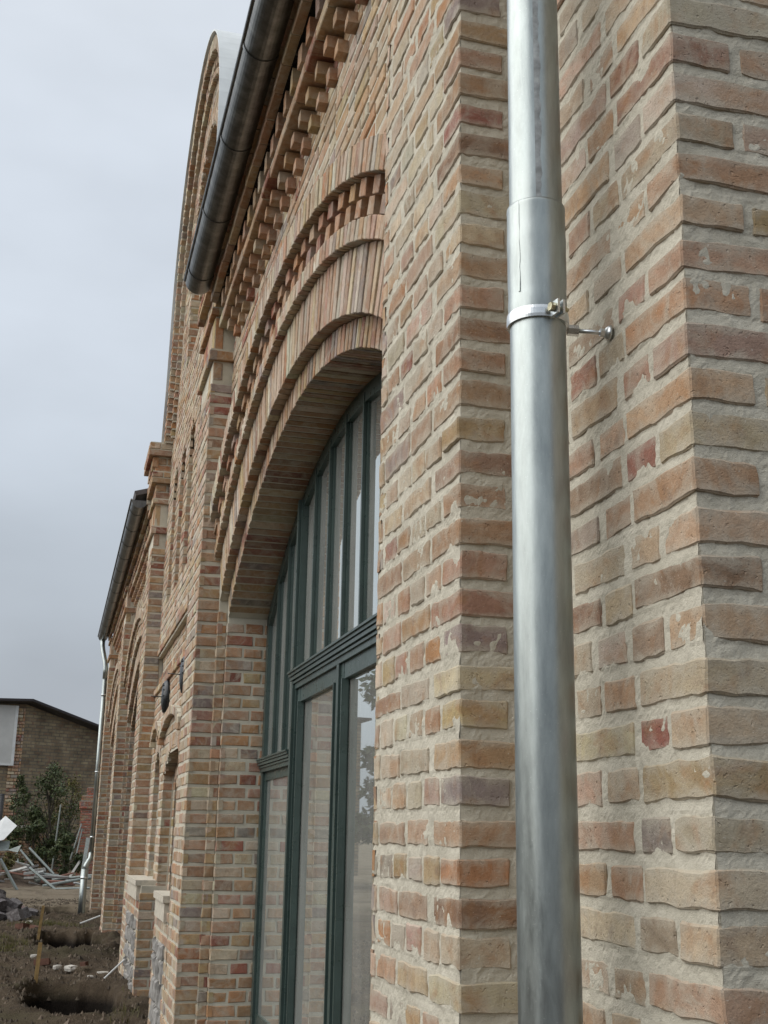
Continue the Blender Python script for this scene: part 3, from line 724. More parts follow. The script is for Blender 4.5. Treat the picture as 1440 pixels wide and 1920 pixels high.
# ---- middle section with doorway, two windows, blind lancets and round gable
def middle():
    ya, yb = P2[1], P3[0]; GC_Y, GC_Z, GR = 8.02, 5.22, 1.93
    w = Part('middle_wall')
    arcs = []                                            # (y centre, half width, springing z, apex z, bottom z, depth)
    DOOR = (7.80, .78, .43, .64, GROUND-.1, .09); WIN1 = (6.26, .30, .50, .68, -.50, .25); WIN2 = (9.34, .30, .50, .68, -.50, .25)
    LAN = [(yy-.21, .21, 3.10, 3.50, 2.12, .07) for yy in (6.55, 7.30, 8.05, 8.80, 9.55)]
    NICHE = (GC_Y, .92, 5.60, 6.47, 4.35, .16)
    def top(o, y):
        yc, hw, zs, za = o[:4]; R_ = (hw*hw + (za-zs)**2)/(2*(za-zs)); return za - R_ + math.sqrt(max(0, R_*R_ - (y-yc)**2))
    holes = [DOOR, WIN1, WIN2, NICHE] + LAN
    FZ0, FZ1 = 1.36, 1.69                                # recessed frieze
    def iv(z):
        if z > GC_Z: h = math.sqrt(max(0, GR*GR-(z-GC_Z)**2)); I = [(GC_Y-h, GC_Y+h)]
        elif z > 3.98: f = .25*((GC_Z-z)/1.22)**2; I = [(GC_Y-GR-f, GC_Y+GR+f)]
        else: I = [(ya, yb)]
        if FZ0 < z < FZ1: return []
        for o in holes:
            yc, hw, zs, za, zb = o[:5]
            if z < zb or z > za: continue
            if z <= zs: h = hw
            else:
                R_ = (hw*hw + (za-zs)**2)/(2*(za-zs)); cz = za - R_; h = min(hw, math.sqrt(max(0, R_*R_-(z-cz)**2)))
            J = []
            for a, b in I:
                if yc-h > a: J.append((a, min(b, yc-h)))
                if yc+h < b: J.append((max(a, yc+h), b))
            I = [(a, b) for a, b in J if b-a > .01]
        return I
    w.wall((WX, 0, 0), YV, -XV, GROUND-.1, GC_Z+GR, iv, 'X')
    for o in holes:
        yc, hw, zs, za, zb, d = o; R_ = (hw*hw + (za-zs)**2)/(2*(za-zs)); cz = za-R_; ph = math.asin(min(1, hw/R_))
        for s in (-1, 1): w.wall((0, yc+s*hw, 0), XV, -s*YV, zb, zs+.12, [(WX+.004, WX+d)], 'S')
        w.ring(yc, cz, R_, R_+.11, -ph, ph, WX-.002, WX+d+.02)
        if o in (DOOR, WIN1, WIN2): continue
        w.wall((WX+d, 0, 0), YV, -XV, zb, za, lambda z: [(yc-hw, yc+hw)], 'X')
        w.m.box((WX+d+.008, yc-hw, zb), (WX+d+.05, yc+hw, za))
    # inner door order
    yc, hw = DOOR[0], .64; R_ = (hw*hw+.18**2)/(2*.18); ph = math.asin(hw/R_)
    for s in (-1, 1):
        w.wall((0, yc+s*hw, 0), XV, -s*YV, GROUND-.1, .50, [(WX+.094, .50)], 'S'); a, b = sorted((yc+s*hw, yc+s*.78)); w.wall((WX+.09, 0, 0), YV, -XV, GROUND-.1, .5, [(a, b)], 'H')
    w.ring(yc, .54-R_, R_, R_+.14, -ph*1.1, ph*1.1, WX+.09, .5)
    w.m.box((WX+.13, 7.0, .60), (.5, 8.6, .86)); w.m.box((.33, ya, .72), (.5, yb, .86))
    ivd = lambda z: [(7.03, 8.57)] if z > .54 else [(7.03, yc - math.sqrt(max(0, R_*R_-(z-.54+R_)**2))), (yc + math.sqrt(max(0, R_*R_-(z-.54+R_)**2)), 8.57)]
    w.wall((WX+.092, 0, 0), YV, -XV, .36, .70, ivd, 'H')
    # frieze: recessed band with a row of small dentils
    w.wall((WX+.05, 0, 0), YV, -XV, FZ0, FZ1, [(ya, yb)], 'X'); w.m.box((WX+.058, ya, FZ0-.03), (.4, yb, FZ1+.03))
    w.m.box((WX+.006, ya, FZ1-.02), (.3, yb, FZ1+.03))
    for a, b in course(ya, yb, 0, 'S'):
        w.b.brick((WX-.025, 0, 0), YV, Z, -XV, a, b, FZ0-.085, FZ0-.028, 0, .1, brick_col()); w.b.brick((WX-.012, 0, 0), YV, Z, -XV, a, b, FZ1+.002, FZ1+.06, 0, .1, brick_col())
    y = ya+.05
    while y < yb-.05: w.b.brick((WX+.01, 0, 0), YV, Z, -XV, y, y+.05, FZ0-.02, FZ0+.04, 0, .08, brick_col()); w.b.brick((WX+.02, 0, 0), YV, Z, -XV, y+.06, y+.11, FZ0+.045, FZ0+.10, 0, .08, brick_col()); y += .12
    # hood moulds
    for yc, hw, z0, z1 in ((7.90, .92, .80, .97), (9.34, .46, .84, .97), (6.26, .46, .84, .97)):
        R_ = (hw*hw + (z1-z0)**2)/(2*(z1-z0)); ph = math.asin(hw/R_); w.ring(yc, z1-R_, R_-.075, R_, -ph, ph, WX-.05, WX+.01, .12, th=.095)
        for s in (-1, 1): a, b = sorted((yc+s*(hw-.11), yc+s*hw)); w.b.brick((WX-.055, 0, 0), YV, Z, -XV, a, b, z0-.095, z0-.045, 0, .07, brick_col())
    # gable mouldings, concentric with the curve and running down the shoulders
    for r0, r1, xf in ((1.80, GR, .05), (1.60, 1.66, .095)):
        w.ring(GC_Y, GC_Z, r0, r1, -math.pi/2, math.pi/2, xf, WX+.02)
        for s in (-1, 1):
            z = GC_Z - .01
            while z > 4.0:
                f = .25*((GC_Z-z)/1.22)**2; a, b = sorted((GC_Y+s*(r0+f), GC_Y+s*(r1+f))); w.b.brick((xf, 0, 0), YV, Z, -XV, a, b, z-BH, z, 0, .1, brick_col()); w.m.box((xf+.008, a+.003, z-H), (WX+.02, b-.003, z)); z -= H
    w.ring(GC_Y, GC_Z, 1.70, 1.80, -math.pi/2, math.pi/2, .10, WX+.02, .16, th=.08, core=False)
    # solid behind
    n = 30
    for i in range(n):
        a = ya + (yb-ya)*i/n; b = ya + (yb-ya)*(i+1)/n; q = min(GR-.03, max(abs(a-GC_Y), abs(b-GC_Y))); zt = GC_Z + math.sqrt(max(0, GR*GR-q*q)) - .03
        w.m.box((.32, a, .80), (.55, b, max(4.2, zt)))
    for a, b in ((ya, 5.97), (6.55, 7.03), (8.57, 9.05), (9.63, yb)): w.m.box((.22, a, GROUND-.3), (.5, b, .85))
    for a, b in ((5.97, 6.55), (9.05, 9.63)): w.m.box((.22, a, GROUND-.3), (.5, b, -.5)); 
    o = w.build()
    # aprons below the two windows, flush with the pilasters, with rubble panels and cement sills
    for y0, y1 in ((ya+.002, 6.93), (8.55, yb-.002)):
        ap = Part('window_apron'); b0, b1_ = y0+.16, y1-.16
        ivp = lambda z: [(y0, b0), (b1_, y1)] if z < -.76 else [(y0, y1)]
        ap.wall((0, 0, 0), YV, -XV, GROUND-.2, -.50, ivp, 'X'); ap.wall((0, y0, 0), XV, -YV, GROUND-.2, -.50, [(0, WX+.1)], 'S'); ap.wall((0, y1, 0), XV, YV, GROUND-.2, -.50, [(0, WX+.1)], 'S')
        ap.m.box((.012, y0+.01, GROUND-.3), (WX+.12, y1-.01, -.50)); po = ap.build()
        z = GROUND-.05
        while z < -.80:
            u = b0+.01; hh = rng.uniform(.10, .16)
            while u < b1_-.03:
                ww = min(rng.uniform(.10, .24), b1_-.01-u); st = MB()
                st.brick((.0, 0, 0), YV, Z, -XV, u, u+ww-.014, z, min(z+hh-.014, -.775), rng.uniform(-.005, .018), .03, (1, 1, 1), .016, .012)
                s_ = st.build('stone', M_STONE); s_.parent = po; u += ww
            z += hh
        sl = MB(); sl.box((-.035, y0+.08, -.50), (WX+.2, y1-.22, -.455)); sl.box((-.022, y0+.10, -.62), (.02, y1-.24, -.50)); under(sl.build('sill', M_SILL))
    d = MB()
    for a, b in ((7.16, 7.79), (7.81, 8.44)):
        d.box((.46, a, GROUND), (.50, b, .50))
        for z0, z1 in ((GROUND+.2, -.5), (-.38, .25)): d.box((.445, a+.1, z0), (.46, b-.078, z1))
    under(d.build('door', M_FRAME))
    for yc in (6.26, 9.34):
        f = MB(); f.box((.33, yc-.30, -.5), (.37, yc-.25, .66)); f.box((.33, yc+.25, -.5), (.37, yc+.30, .66)); f.box((.331, yc-.25, -.5), (.37, yc+.25, -.44)); f.box((.331, yc-.25, .58), (.37, yc+.25, .66)); f.box((.335, yc-.02, -.44), (.365, yc+.02, .58))
        under(f.build('window_frame', M_FRAME)); g = MB(); g.quad((.35, yc-.26, -.46), (.35, yc+.26, -.46), (.35, yc+.26, .6), (.35, yc-.26, .6)); under(g.build('window_pane', M_GLASS))
    # sheet-metal coping over the gable wall
    c = MB(); R2 = GR+.02; n = 40; prof = []
    for i in range(n+1): p = -math.pi/2 + math.pi*i/n; prof.append((GC_Y+R2*math.sin(p), GC_Z+R2*math.cos(p)))
    prof = [(GC_Y-R2-.25, 4.0), (GC_Y-R2-.07, 4.55)] + prof + [(GC_Y+R2+.07, 4.55), (GC_Y+R2+.25, 4.0)]
    for (y0, z0), (y1, z1) in zip(prof[:-1], prof[1:]):
        dy, dz = y1-y0, z1-z0; l = math.hypot(dy, dz); ny, nz = -dz/l*.014, dy/l*.014
        c.quad((.025, y0+ny, z0+nz), (.025, y1+ny, z1+nz), (1.3, y1+ny, z1+nz), (1.3, y0+ny, z0+nz)); c.quad((.025, y0, z0-.0), (.025, y1, z1), (.025, y1+ny, z1+nz), (.025, y0+ny, z0+nz)); c.quad((.025, y0, z0), (1.3, y0, z0), (1.3, y1, z1), (.025, y1, z1))
    under(c.build('gable_coping', M_SHEET, smooth=False))
    bk = MB(); bk.poly([(1.28, y, z) for y, z in prof]); under(bk.build('gable_back', M_SHEET))
middle()

# ------------------------------------------------------------------ gutters
def gutter(y0, y1, label, closed0, spacing):
    g = empty('gutter', (-.125, y0, 3.5)); tag(g, label, 'gutter', 'roof gutters'); inv = Matrix.Translation(-Vector(g.location))
    cx, cz, r = -.125, 3.535, .088
    def put(mb, name, m, smooth=False):
        o = mb.build(name, m, smooth=smooth); o.parent = g; o.matrix_parent_inverse = inv; return o
    t = MB(); n = 18
    arc = [(cx + rr*math.cos(math.pi + math.pi*i/n), cz + rr*math.sin(math.pi + math.pi*i/n)) for rr in (r,) for i in range(n+1)]
    arc2 = [(cx + (r-.003)*math.cos(math.pi + math.pi*i/n), cz + (r-.003)*math.sin(math.pi + math.pi*i/n)) for i in range(n+1)]
    for A in (arc, arc2):
        for (xa, za), (xb, zb) in zip(A[:-1], A[1:]): t.quad((xa, y0, za), (xb, y0, zb), (xb, y1, zb), (xa, y1, za))
    put(t, 'trough', M_ZINC_D, True)
    b = MB(); b.tube([(cx-r-.004, y0, cz+.004), (cx-r-.004, y1, cz+.004)], .0105, 10); put(b, 'bead', M_ZINC_D, True)
    for ye in (y0, y1):
        e = MB(); e.poly([(x, ye, z) for x, z in arc]); e.poly([(x, ye+(.004 if ye == y0 else -.004), z) for x, z in arc]); put(e, 'end_cap', M_ZINC_D)
    y = y0 + .35
    while y < y1 - .1:
        k = MB(); w = .012
        A = [(cx + (r+.0045)*math.cos(math.pi + math.pi*i/n), cz + (r+.0045)*math.sin(math.pi + math.pi*i/n)) for i in range(n+1)]
        for (xa, za), (xb, zb) in zip(A[:-1], A[1:]):
            k.quad((xa, y-w, za), (xb, y-w, zb), (xb, y+w, zb), (xa, y+w, za))
            for yy in (y-w, y+w):
                ia = (cx+(xa-cx)*.955, cz+(za-cz)*.955); ib = (cx+(xb-cx)*.955, cz+(zb-cz)*.955); k.quad((xa, yy, za), (xb, yy, zb), (ib[0], yy, ib[1]), (ia[0], yy, ia[1]))
        k.box((cx+r-.004, y-w, cz-.01), (.05, y+w, cz+.012)); put(k, 'bracket', M_ZINC_D); y += spacing
    f = MB(); f.box((-.028, y0+.02, 3.50), (.01, y1-.02, 3.585)); put(f, 'eaves_board', M_DARK)
    return g
gutter(-1.0, 5.16, 'dark weathered half-round zinc gutter above the near arched window', True, .80)
gutter(10.86, 20.95, 'distant half-round gutter on the far wing beyond the gable', True, .80)

# ------------------------------------------------------------------ downpipes
def downpipe_near():
    x, y = .008, -.425
    d = empty('downpipe', (x, y, GROUND)); tag(d, 'shiny galvanised downpipe with clamp in the brick corner in the foreground', 'downpipe'); inv = Matrix.Translation(-Vector(d.location))
    def put(mb, name, m=M_ZINC, smooth=True, par=d):
        o = mb.build(name, m, smooth=smooth); o.parent = par
        o.matrix_parent_inverse = inv if par is d else Matrix.Identity(4); return o
    def lathe(mb, prof, seg=64):
        n0 = len(mb.v)
        for r, z in prof:
            for k in range(seg): q = 2*math.pi*k/seg; mb.v.append((x+r*math.cos(q), y+r*math.sin(q), z))
        for i in range(len(prof)-1):
            for k in range(seg): mb.f.append((n0+i*seg+k, n0+i*seg+(k+1) % seg, n0+(i+1)*seg+(k+1) % seg, n0+(i+1)*seg+k)); mb.c.append((1, 1, 1))
    lo = MB(); lathe(lo, [(.0510, GROUND-.05), (.0510, .86)]); put(lo, 'pipe')
    so = MB(); lathe(so, [(.0510, .845), (.0525, .86), (.0543, .885), (.0536, .90), (.0536, .915), (.0545, .93), (.0545, .995), (.0551, 1.008), (.0551, 1.020), (.0545, 1.033), (.0545, 1.075), (.0551, 1.080), (.0547, 1.085), (.0500, 1.0855)]); sk = put(so, 'socket')
    up = MB(); lathe(up, [(.0498, 1.04), (.0492, 2.2), (.0492, 3.0)]); u = put(up, 'pipe')
    el = MB(); el.tube([(x, y, 2.98), (x, y, 3.10), (x-.02, y-.005, 3.20), (x-.09, y-.02, 3.30), (-.122, y-.03, 3.36), (-.125, y-.03, 3.46)], .05, 24); put(el, 'elbow')
    # lapped vertical seams with ragged solder
    def seam(par, ang, w, z0, z1, r, name, m=M_ZINC, rag=.0):
        s = MB(); n = max(2, int((z1-z0)/.012)); L_ = []
        for i in range(n+1):
            z = z0 + (z1-z0)*i/n; j = rag*rng.uniform(-1, 1); L_.append((z, ang, ang + w/r + j/r))
        for (za, a0, a1), (zb, b0, b1_) in zip(L_[:-1], L_[1:]):
            P = lambda a, z, rr: (x+rr*math.cos(a), y+rr*math.sin(a), z)
            m_ = 3
            for q in range(m_):
                t0, t1 = q/m_, (q+1)/m_
                s.quad(P(a0+(a1-a0)*t0, za, r), P(a0+(a1-a0)*t1, za, r), P(b0+(b1_-b0)*t1, zb, r), P(b0+(b1_-b0)*t0, zb, r))
            s.quad(P(a0, za, r-.003), P(a0, za, r), P(b0, zb, r), P(b0, zb, r-.003)); s.quad(P(a1, za, r), P(a1, za, r-.003), P(b1_, zb, r-.003), P(b1_, zb, r))
        o = put(s, name, m, True); return o
    face = math.atan2(-2.3153-y, -.7787-x)              # direction that looks back along the yard
    M_SOLDER = simple('dull_solder', (.30, .31, .305), .55, .7, 40, .35, .3, .002)
    seam(d, face+.02, .011, 1.087, 2.98, .0507, 'seam', M_SOLDER, .0026)
    seam(d, face-.66, .004, .90, 1.083, .0554, 'seam', M_ZINC, .0010)
    # two-part clamp, screws, threaded rod and wall rosette
    c = MB(); zc = .857
    def tilt(q): return .010*math.cos(q - face - 2.2)
    seg = 72
    for rr0, rr1, z0, z1 in ((.0505, .0572, -.011, .011),):
        ring = []
        for k in range(seg+1):
            q = 2*math.pi*k/seg; ring.append([(x+r_*math.cos(q), y+r_*math.sin(q), zc+dz) for r_, dz in ((rr0, z0), (rr1-.001, z0), (rr1, z0*.5), (rr1, z1*.5), (rr1-.001, z1), (rr0, z1))])
        for A, B in zip(ring[:-1], ring[1:]):
            for i in range(5): c.quad(A[i], B[i], B[i+1], A[i+1])
    clamp = put(c, 'clamp', M_STEEL)
    a = face + .55; ca, sa = math.cos(a), math.sin(a)
    e = MB()
    for off in (-.0055, .0055):
        U_ = np.array((ca, sa, 0))*.026; V_ = np.array((-sa, ca, 0)); O_ = np.array((x+.0555*ca, y+.0555*sa, zc-.013)) + V_*(off-.0022)
        e.obox(O_, U_, V_*.0044, (0, 0, .026))
    put(e, 'clamp_ear', M_STEEL, False, clamp)
    s = MB(); m0 = np.array((x+.070*ca, y+.070*sa, zc)); V_ = np.array((-sa, ca, 0)); s.tube([m0 - V_*.017, m0 + V_*.021], .0038, 10); s.tube([m0 - V_*.0175, m0 - V_*.0085], .0082, 6); s.tube([m0 + V_*.0085, m0 + V_*.0145], .0075, 6); put(s, 'screw', simple('passivated_screw', (.40, .37, .25), .35, .8, 60, .3, .1), False, clamp)
    a2 = 0.0
    nb = MB(); nb.tube([(x+.056, y-.006, zc-.010), (x+.076, y-.010, zc-.011)], .0105, 6); put(nb, 'rod_nut', M_STEEL, False)
    rd = MB(); rd.tube([(x+.072, y-.010, zc-.011), (WX-.004, y-.028, zc-.016)], .0042, 12); put(rd, 'threaded_rod', M_STEEL)
    ro = MB(); ro.tube([(WX-.012, y-.027, zc-.016), (WX-.007, y-.0275, zc-.016), (WX-.002, y-.028, zc-.016)], [.007, .0125, .0155], 20); put(ro, 'rosette', M_STEEL)
    nt2 = MB(); nt2.tube([(WX-.020, y-.026, zc-.0155), (WX-.011, y-.027, zc-.016)], .0075, 6); put(nt2, 'rod_nut', M_STEEL, False)
downpipe_near()
def downpipe_far():
    d = empty('downpipe', (-.07, 20.6, GROUND)); tag(d, 'thin distant downpipe with swan neck at the far end of the brick building', 'downpipe'); inv = Matrix.Translation(-Vector(d.location))
    def put(mb, name, m=M_ZINC, smooth=True):
        o = mb.build(name, m, smooth=smooth); o.parent = d; o.matrix_parent_inverse = inv; return o
    p = MB(); p.tube([(-.125, 20.75, 3.46), (-.125, 20.75, 3.34), (-.11, 20.72, 3.24), (-.055, 20.62, 3.0), (-.04, 20.6, 2.88), (-.04, 20.6, 2.7)], .045, 16); put(p, 'swan_neck')
    p = MB(); p.tube([(-.04, 20.6, 2.72), (-.04, 20.6, -.45)], .042, 16); put(p, 'pipe')
    p = MB(); p.tube([(-.04, 20.6, -.42), (-.05, 20.58, -.52), (-.12, 20.5, -.64), (-.135, 20.48, -.72)], .046, 16); put(p, 'elbow')
    p = MB(); p.tube([(-.135, 20.48, -.70), (-.135, 20.48, GROUND-.3)], .062, 18); put(p, 'standpipe')
    for z in (2.4, 1.0, -.15): c = MB(); c.tube([(-.04, 20.6, z-.012), (-.04, 20.6, z+.012)], .05, 16); put(c, 'clamp', M_STEEL)
    c = MB(); c.tube([(-.135, 20.48, -.86), (-.135, 20.48, -.83)], .07, 16); put(c, 'collar', M_STEEL)
downpipe_far()

# ------------------------------------------------------------------ dark round discs on the middle wall
for yy, lab in ((6.98, 'dark round metal disc on the wall nearer the arched window'), (8.62, 'dark round metal disc on the wall nearer the far pilaster')):
    d = empty('wall_disc', (WX, yy, 1.12)); tag(d, lab, 'disc', 'round discs on the wall'); inv = Matrix.Translation(-Vector(d.location))
    def put(mb, name, m=M_DARK, smooth=True):
        o = mb.build(name, m, smooth=smooth); o.parent = d; o.matrix_parent_inverse = inv
    m = MB(); m.tube([(WX+.002, yy, 1.12), (WX-.02, yy, 1.12), (WX-.042, yy, 1.12), (WX-.055, yy, 1.12), (WX-.06, yy, 1.12)], [.15, .152, .138, .085, .01], 32); put(m, 'disc')
    for k in range(6):
        q = math.radians(40+k*28); s = MB(); s.tube([(WX-.042, yy+.115*math.cos(q), 1.12+.115*math.sin(q)), (WX-.056, yy+.115*math.cos(q), 1.12+.115*math.sin(q))], .008, 8); put(s, 'stud', M_DARK)
    s = MB(); s.tube([(WX-.05, yy, 1.12), (WX-.15, yy+.02, 1.125)], .004, 8); put(s, 'rod', M_DARK)

# ------------------------------------------------------------------ yard: stakes, setts, scrap, cables
def stake(x, y, h, lean, label):
    m = MB(); m.obox((x-.02, y-.02, GROUND-.15), (.035, 0, 0), (0, .03, 0), (lean, 0, h+.15)); m.obox((x-.02+lean*1.0, y-.02, GROUND+h), (.034, 0, 0), (0, .029, 0), (0, 0, .012))
    o = rebase(m.build('wooden_stake', M_WOODY), (x, y, GROUND)); tag(o, label, 'stake', 'marker stakes')
stake(-.83, 14.1, .42, .045, 'yellow wooden stake beside the middle pit, next to the stone heap')
stake(-.80, 9.45, .36, .02, 'thin orange-brown stake behind the nearest pit')

def rock_mesh(name, sx, sy, sz, seed, m, sub=3, amp=.12, cubic=.75):
    n = sub; vs_, fs, V = [], [], {}
    def vid(p):
        if p not in V: V[p] = len(vs_); vs_.append(p)
        return V[p]
    for ax_ in range(3):
        for s in (-1, 1):
            for i in range(n):
                for j in range(n):
                    q = []
                    for a, b in ((i, j), (i+1, j), (i+1, j+1), (i, j+1)):
                        c = [0, 0, 0]; c[ax_] = s; c[(ax_+1) % 3] = round(-1+2*a/n, 4); c[(ax_+2) % 3] = round(-1+2*b/n, 4); q.append(vid(tuple(c)))
                    fs.append(tuple(q) if s > 0 else tuple(q[::-1]))
    P = np.array(vs_, float); Q = P/np.linalg.norm(P, axis=1)[:, None]; P = P*cubic + Q*(1-cubic)*1.25
    P *= (1 + amp*vnoise(P*1.3 + seed*7.3, seed))[:, None]; P += amp*.5*np.stack([vnoise(P*2.1+seed*3+i*11, seed+i) for i in range(3)], 1)
    P *= np.array((sx, sy, sz))/2
    me = bpy.data.meshes.new(name); me.from_pydata(P.tolist(), [], fs); me.materials.append(m); return me
def cobble_material():
    m, nt, bs, N, L = mat('granite_sett'); oi = N.new('ShaderNodeObjectInfo'); pos = N.new('ShaderNodeNewGeometry').outputs['Position']
    c = mixc(N, L, rmap(N, L, noise(N, L, pos, 30, 5, .7), .35, .65, 0, 1), (.55, .52, .5), (1.3, 1.3, 1.28)); c = mixc(N, L, 1.0, oi.outputs['Color'], c, 'MULTIPLY')
    L.new(c, bs.inputs['Base Color']); bs.inputs['Roughness'].default_value = .9; bs.inputs['Specular IOR Level'].default_value = .2
    bump(N, L, noise(N, L, pos, 45, 6, .7), .7, .02, bs); return m
M_COB = cobble_material()
def setts():
    ms = [rock_mesh('paving_sett', .19, .18, .17, i, M_COB, 3, .10, .8) for i in range(7)]
    heap_c = (-1.62, 18.6); placed = []
    for layer, (n, rad) in enumerate(((22, .80), (13, .50), (5, .24))):
        for i in range(n):
            a = i*2.399 + layer; rr = rad*math.sqrt((i+.5)/n); x, y = heap_c[0] + rr*math.cos(a)*.85, heap_c[1] + rr*math.sin(a)*1.25
            o = obj('paving_sett', rng.choice(ms)); o.location = (x, y, GROUND + .06 + layer*.13 + rng.uniform(-.02, .02)); o.rotation_euler = (rng.uniform(-.6, .6), rng.uniform(-.6, .6), rng.uniform(0, 6.3))
            s = rng.uniform(.85, 1.12); o.scale = (s, s*rng.uniform(.85, 1.1), s)
            c = rng.choice(((.17, .155, .155), (.20, .185, .185), (.15, .14, .145), (.21, .155, .15), (.18, .17, .175))); o.color = (*c, 1)
            tag(o, 'rough grey granite paving sett in the heap beside the stake', 'stone', 'paving setts in the heap')
setts()
M_CLAY = simple('broken_clay_brick', (.15, .08, .06), .95, 0, 30, .3, .5, .006, .2)
M_PALE = simple('pale_rubble', (.46, .44, .40), .95, 0, 30, .2, .5, .006, .2)
def bit(name, me, loc, rot, label, cat, group=None):
    o = obj(name, me); o.location = loc; o.rotation_euler = rot; tag(o, label, cat, group); return o
for i, (x, y, s, lab) in enumerate(((-1.05, 16.2, .20, 'broken red brick lying just in front of the stone heap'), (-.86, 15.9, .16, 'broken red brick lump left of the yellow stake'), (-.75, 11.3, .16, 'red brick lump behind the thin stake, next to a pale stone'), (-.33, 11.1, .10, 'red brick lump on the earth between the two nearest pits'))):
    bit('brick_lump', rock_mesh('brick_lump', s, s*.6, s*.4, 20+i, M_CLAY, 2, .08, .9), (x, y, GROUND+.03), (rng.uniform(-.3, .3), rng.uniform(-.2, .2), rng.uniform(0, 3)), lab, 'rubble', 'brick lumps on the earth')
for i, (x, y, s) in enumerate(((-.97, 17.2, .10), (-.34, 15.95, .10), (-.83, 12.0, .09), (-.47, 10.75, .12), (-.18, 10.2, .11), (-.6, 10.9, .08), (-.24, 12.3, .07), (-.30, 10.0, .06))):
    bit('pebble', rock_mesh('pebble', s, s*.8, s*.5, 40+i, M_PALE, 2, .15, .4), (x, y, GROUND+.02), (0, 0, rng.uniform(0, 3)), 'small pale stone lying on the earth between the pits', 'pebble', 'pale stones on the earth')

def rod(name, a, b, r, m, label, cat='rail', group='scrap rails in the yard', square=True):
    mb = MB(); a, b = np.array(a, float), np.array(b, float)
    mb.tube([a, b], r, 4 if square else 10); o = rebase(mb.build(name, m), tuple(a)); tag(o, label, cat, group)
rod('metal_rail', (-1.86, 28.0, -.70), (-1.40, 28.0, -1.42), .035, M_RAIL, 'grey-green metal rail leaning at the left edge, foot on the sand')
rod('metal_rail', (-1.20, 29.0, -.92), (-.53, 28.6, -1.42), .036, M_RAIL, 'grey rail slanting down to the end of the flat rail')
rod('metal_rail', (-.53, 28.5, -1.385), (.24, 28.5, -1.36), .030, M_RAIL, 'grey rail lying flat on the sand towards the standpipe')
rod('metal_rail', (-1.29, 32.0, -.50), (-.60, 31.6, -1.15), .034, M_RAIL, 'grey-green rail slanting across the top of the scrap heap')
rod('metal_rail', (-1.53, 33.0, -.57), (-1.12, 32.6, -1.0), .034, M_RAIL, 'shorter rail slanting below the folded sheet')
rod('metal_rail', (-1.00, 31.0, -1.32), (.35, 30.4, -1.13), .034, M_RAIL, 'long round grey pipe resting on the scrap heap', 'pipe', 'pipes in the scrap heap', False)
rod('metal_rail', (-.85, 29.5, -1.36), (.30, 30.0, -1.17), .036, M_RAIL, 'lower of the long pipes running behind the standpipe', 'pipe', 'pipes in the scrap heap', False)
rod('metal_rail', (-1.75, 32.0, -1.05), (-.15, 31.4, -1.24), .034, M_RAIL, 'long grey pipe sloping gently down to the right across the heap', 'pipe', 'pipes in the scrap heap', False)
rod('metal_rail', (-1.62, 33.2, -.66), (-1.52, 32.8, -1.1), .028, M_RAIL, 'short upright strut under the folded sheet')
rod('white_cable', (-.02, 9.62, -1.19), (-.22, 9.58, -1.375), .008, M_WHITE, 'thin white conduit sticking out of the wall foot', 'conduit', 'conduits at the wall foot', False)
rod('white_cable', (.05, 17.0, -1.27), (-.24, 17.0, -1.38), .012, M_WHITE, 'pale conduit lying from the wall foot by the far pit', 'conduit', 'conduits at the wall foot', False)
def slab(name, pts, th, m, label, cat, nrm=(0, -1, 0)):
    mb = MB(); N_ = np.array(nrm, float); N_ /= np.linalg.norm(N_); A = [np.array(p, float) for p in pts]; B = [p - N_*th for p in A]
    mb.poly(A); mb.poly(B[::-1])
    for i in range(len(A)): j = (i+1) % len(A); mb.quad(A[i], B[i], B[j], A[j])
    o = rebase(mb.build(name, m), tuple(min(A, key=lambda p: p[2]))); tag(o, label, cat)
slab('white_board', [(-2.42, 33.2, -.10), (-2.02, 33.4, .33), (-1.68, 33.0, .07), (-1.98, 32.7, -.30), (-2.2, 32.7, -.36)], .05, M_WHITE, 'big white board tilted on top of the scrap heap', 'board', (.2, -1, .35))
slab('grey_sheet', [(-2.5, 33.0, -.32), (-1.82, 33.0, -.34), (-1.84, 32.8, -.58), (-2.4, 32.8, -.62)], .02, M_RAIL, 'grey metal sheet under the tilted white board', 'sheet', (0, -1, .3))
slab('grey_sheet', [(-1.86, 32.6, -.57), (-1.51, 32.5, -.43), (-1.58, 32.4, -.62)], .02, M_RAIL, 'folded triangular grey sheet beside the tilted white board', 'sheet', (0, -1, .4))
M_SCR = [simple('scrap_board_%d' % i, c, .85, .1, 12, .3, .3, .005, .3) for i, c in enumerate(((.33, .34, .33), (.20, .19, .18), (.25, .13, .10), (.42, .41, .38), (.14, .15, .13)))]
words = ['pale', 'dull brown', 'reddish', 'off-white', 'dark']
for i in range(64):
    k = rng.randrange(5); x, y = rng.uniform(-2.3, -.15), rng.uniform(29.6, 33.5); L_ = rng.uniform(.25, .9); w = rng.uniform(.06, .16)
    top = .45*max(0, 1 - abs(x+1.5)/1.4)
    mb = MB(); mb.box((-L_/2, -w/2, -.015), (L_/2, w/2, rng.uniform(.01, .05)))
    o = mb.build('scrap_board', M_SCR[k]); o.location = (x, y, GROUND + .03 + rng.uniform(0, top)); o.rotation_euler = (rng.uniform(-.25, .25), rng.uniform(-.3, .3), rng.uniform(-.6, .6))
    tag(o, words[k] + ' scrap board lying in the heap below the white board', 'board', words[k] + ' scrap boards')
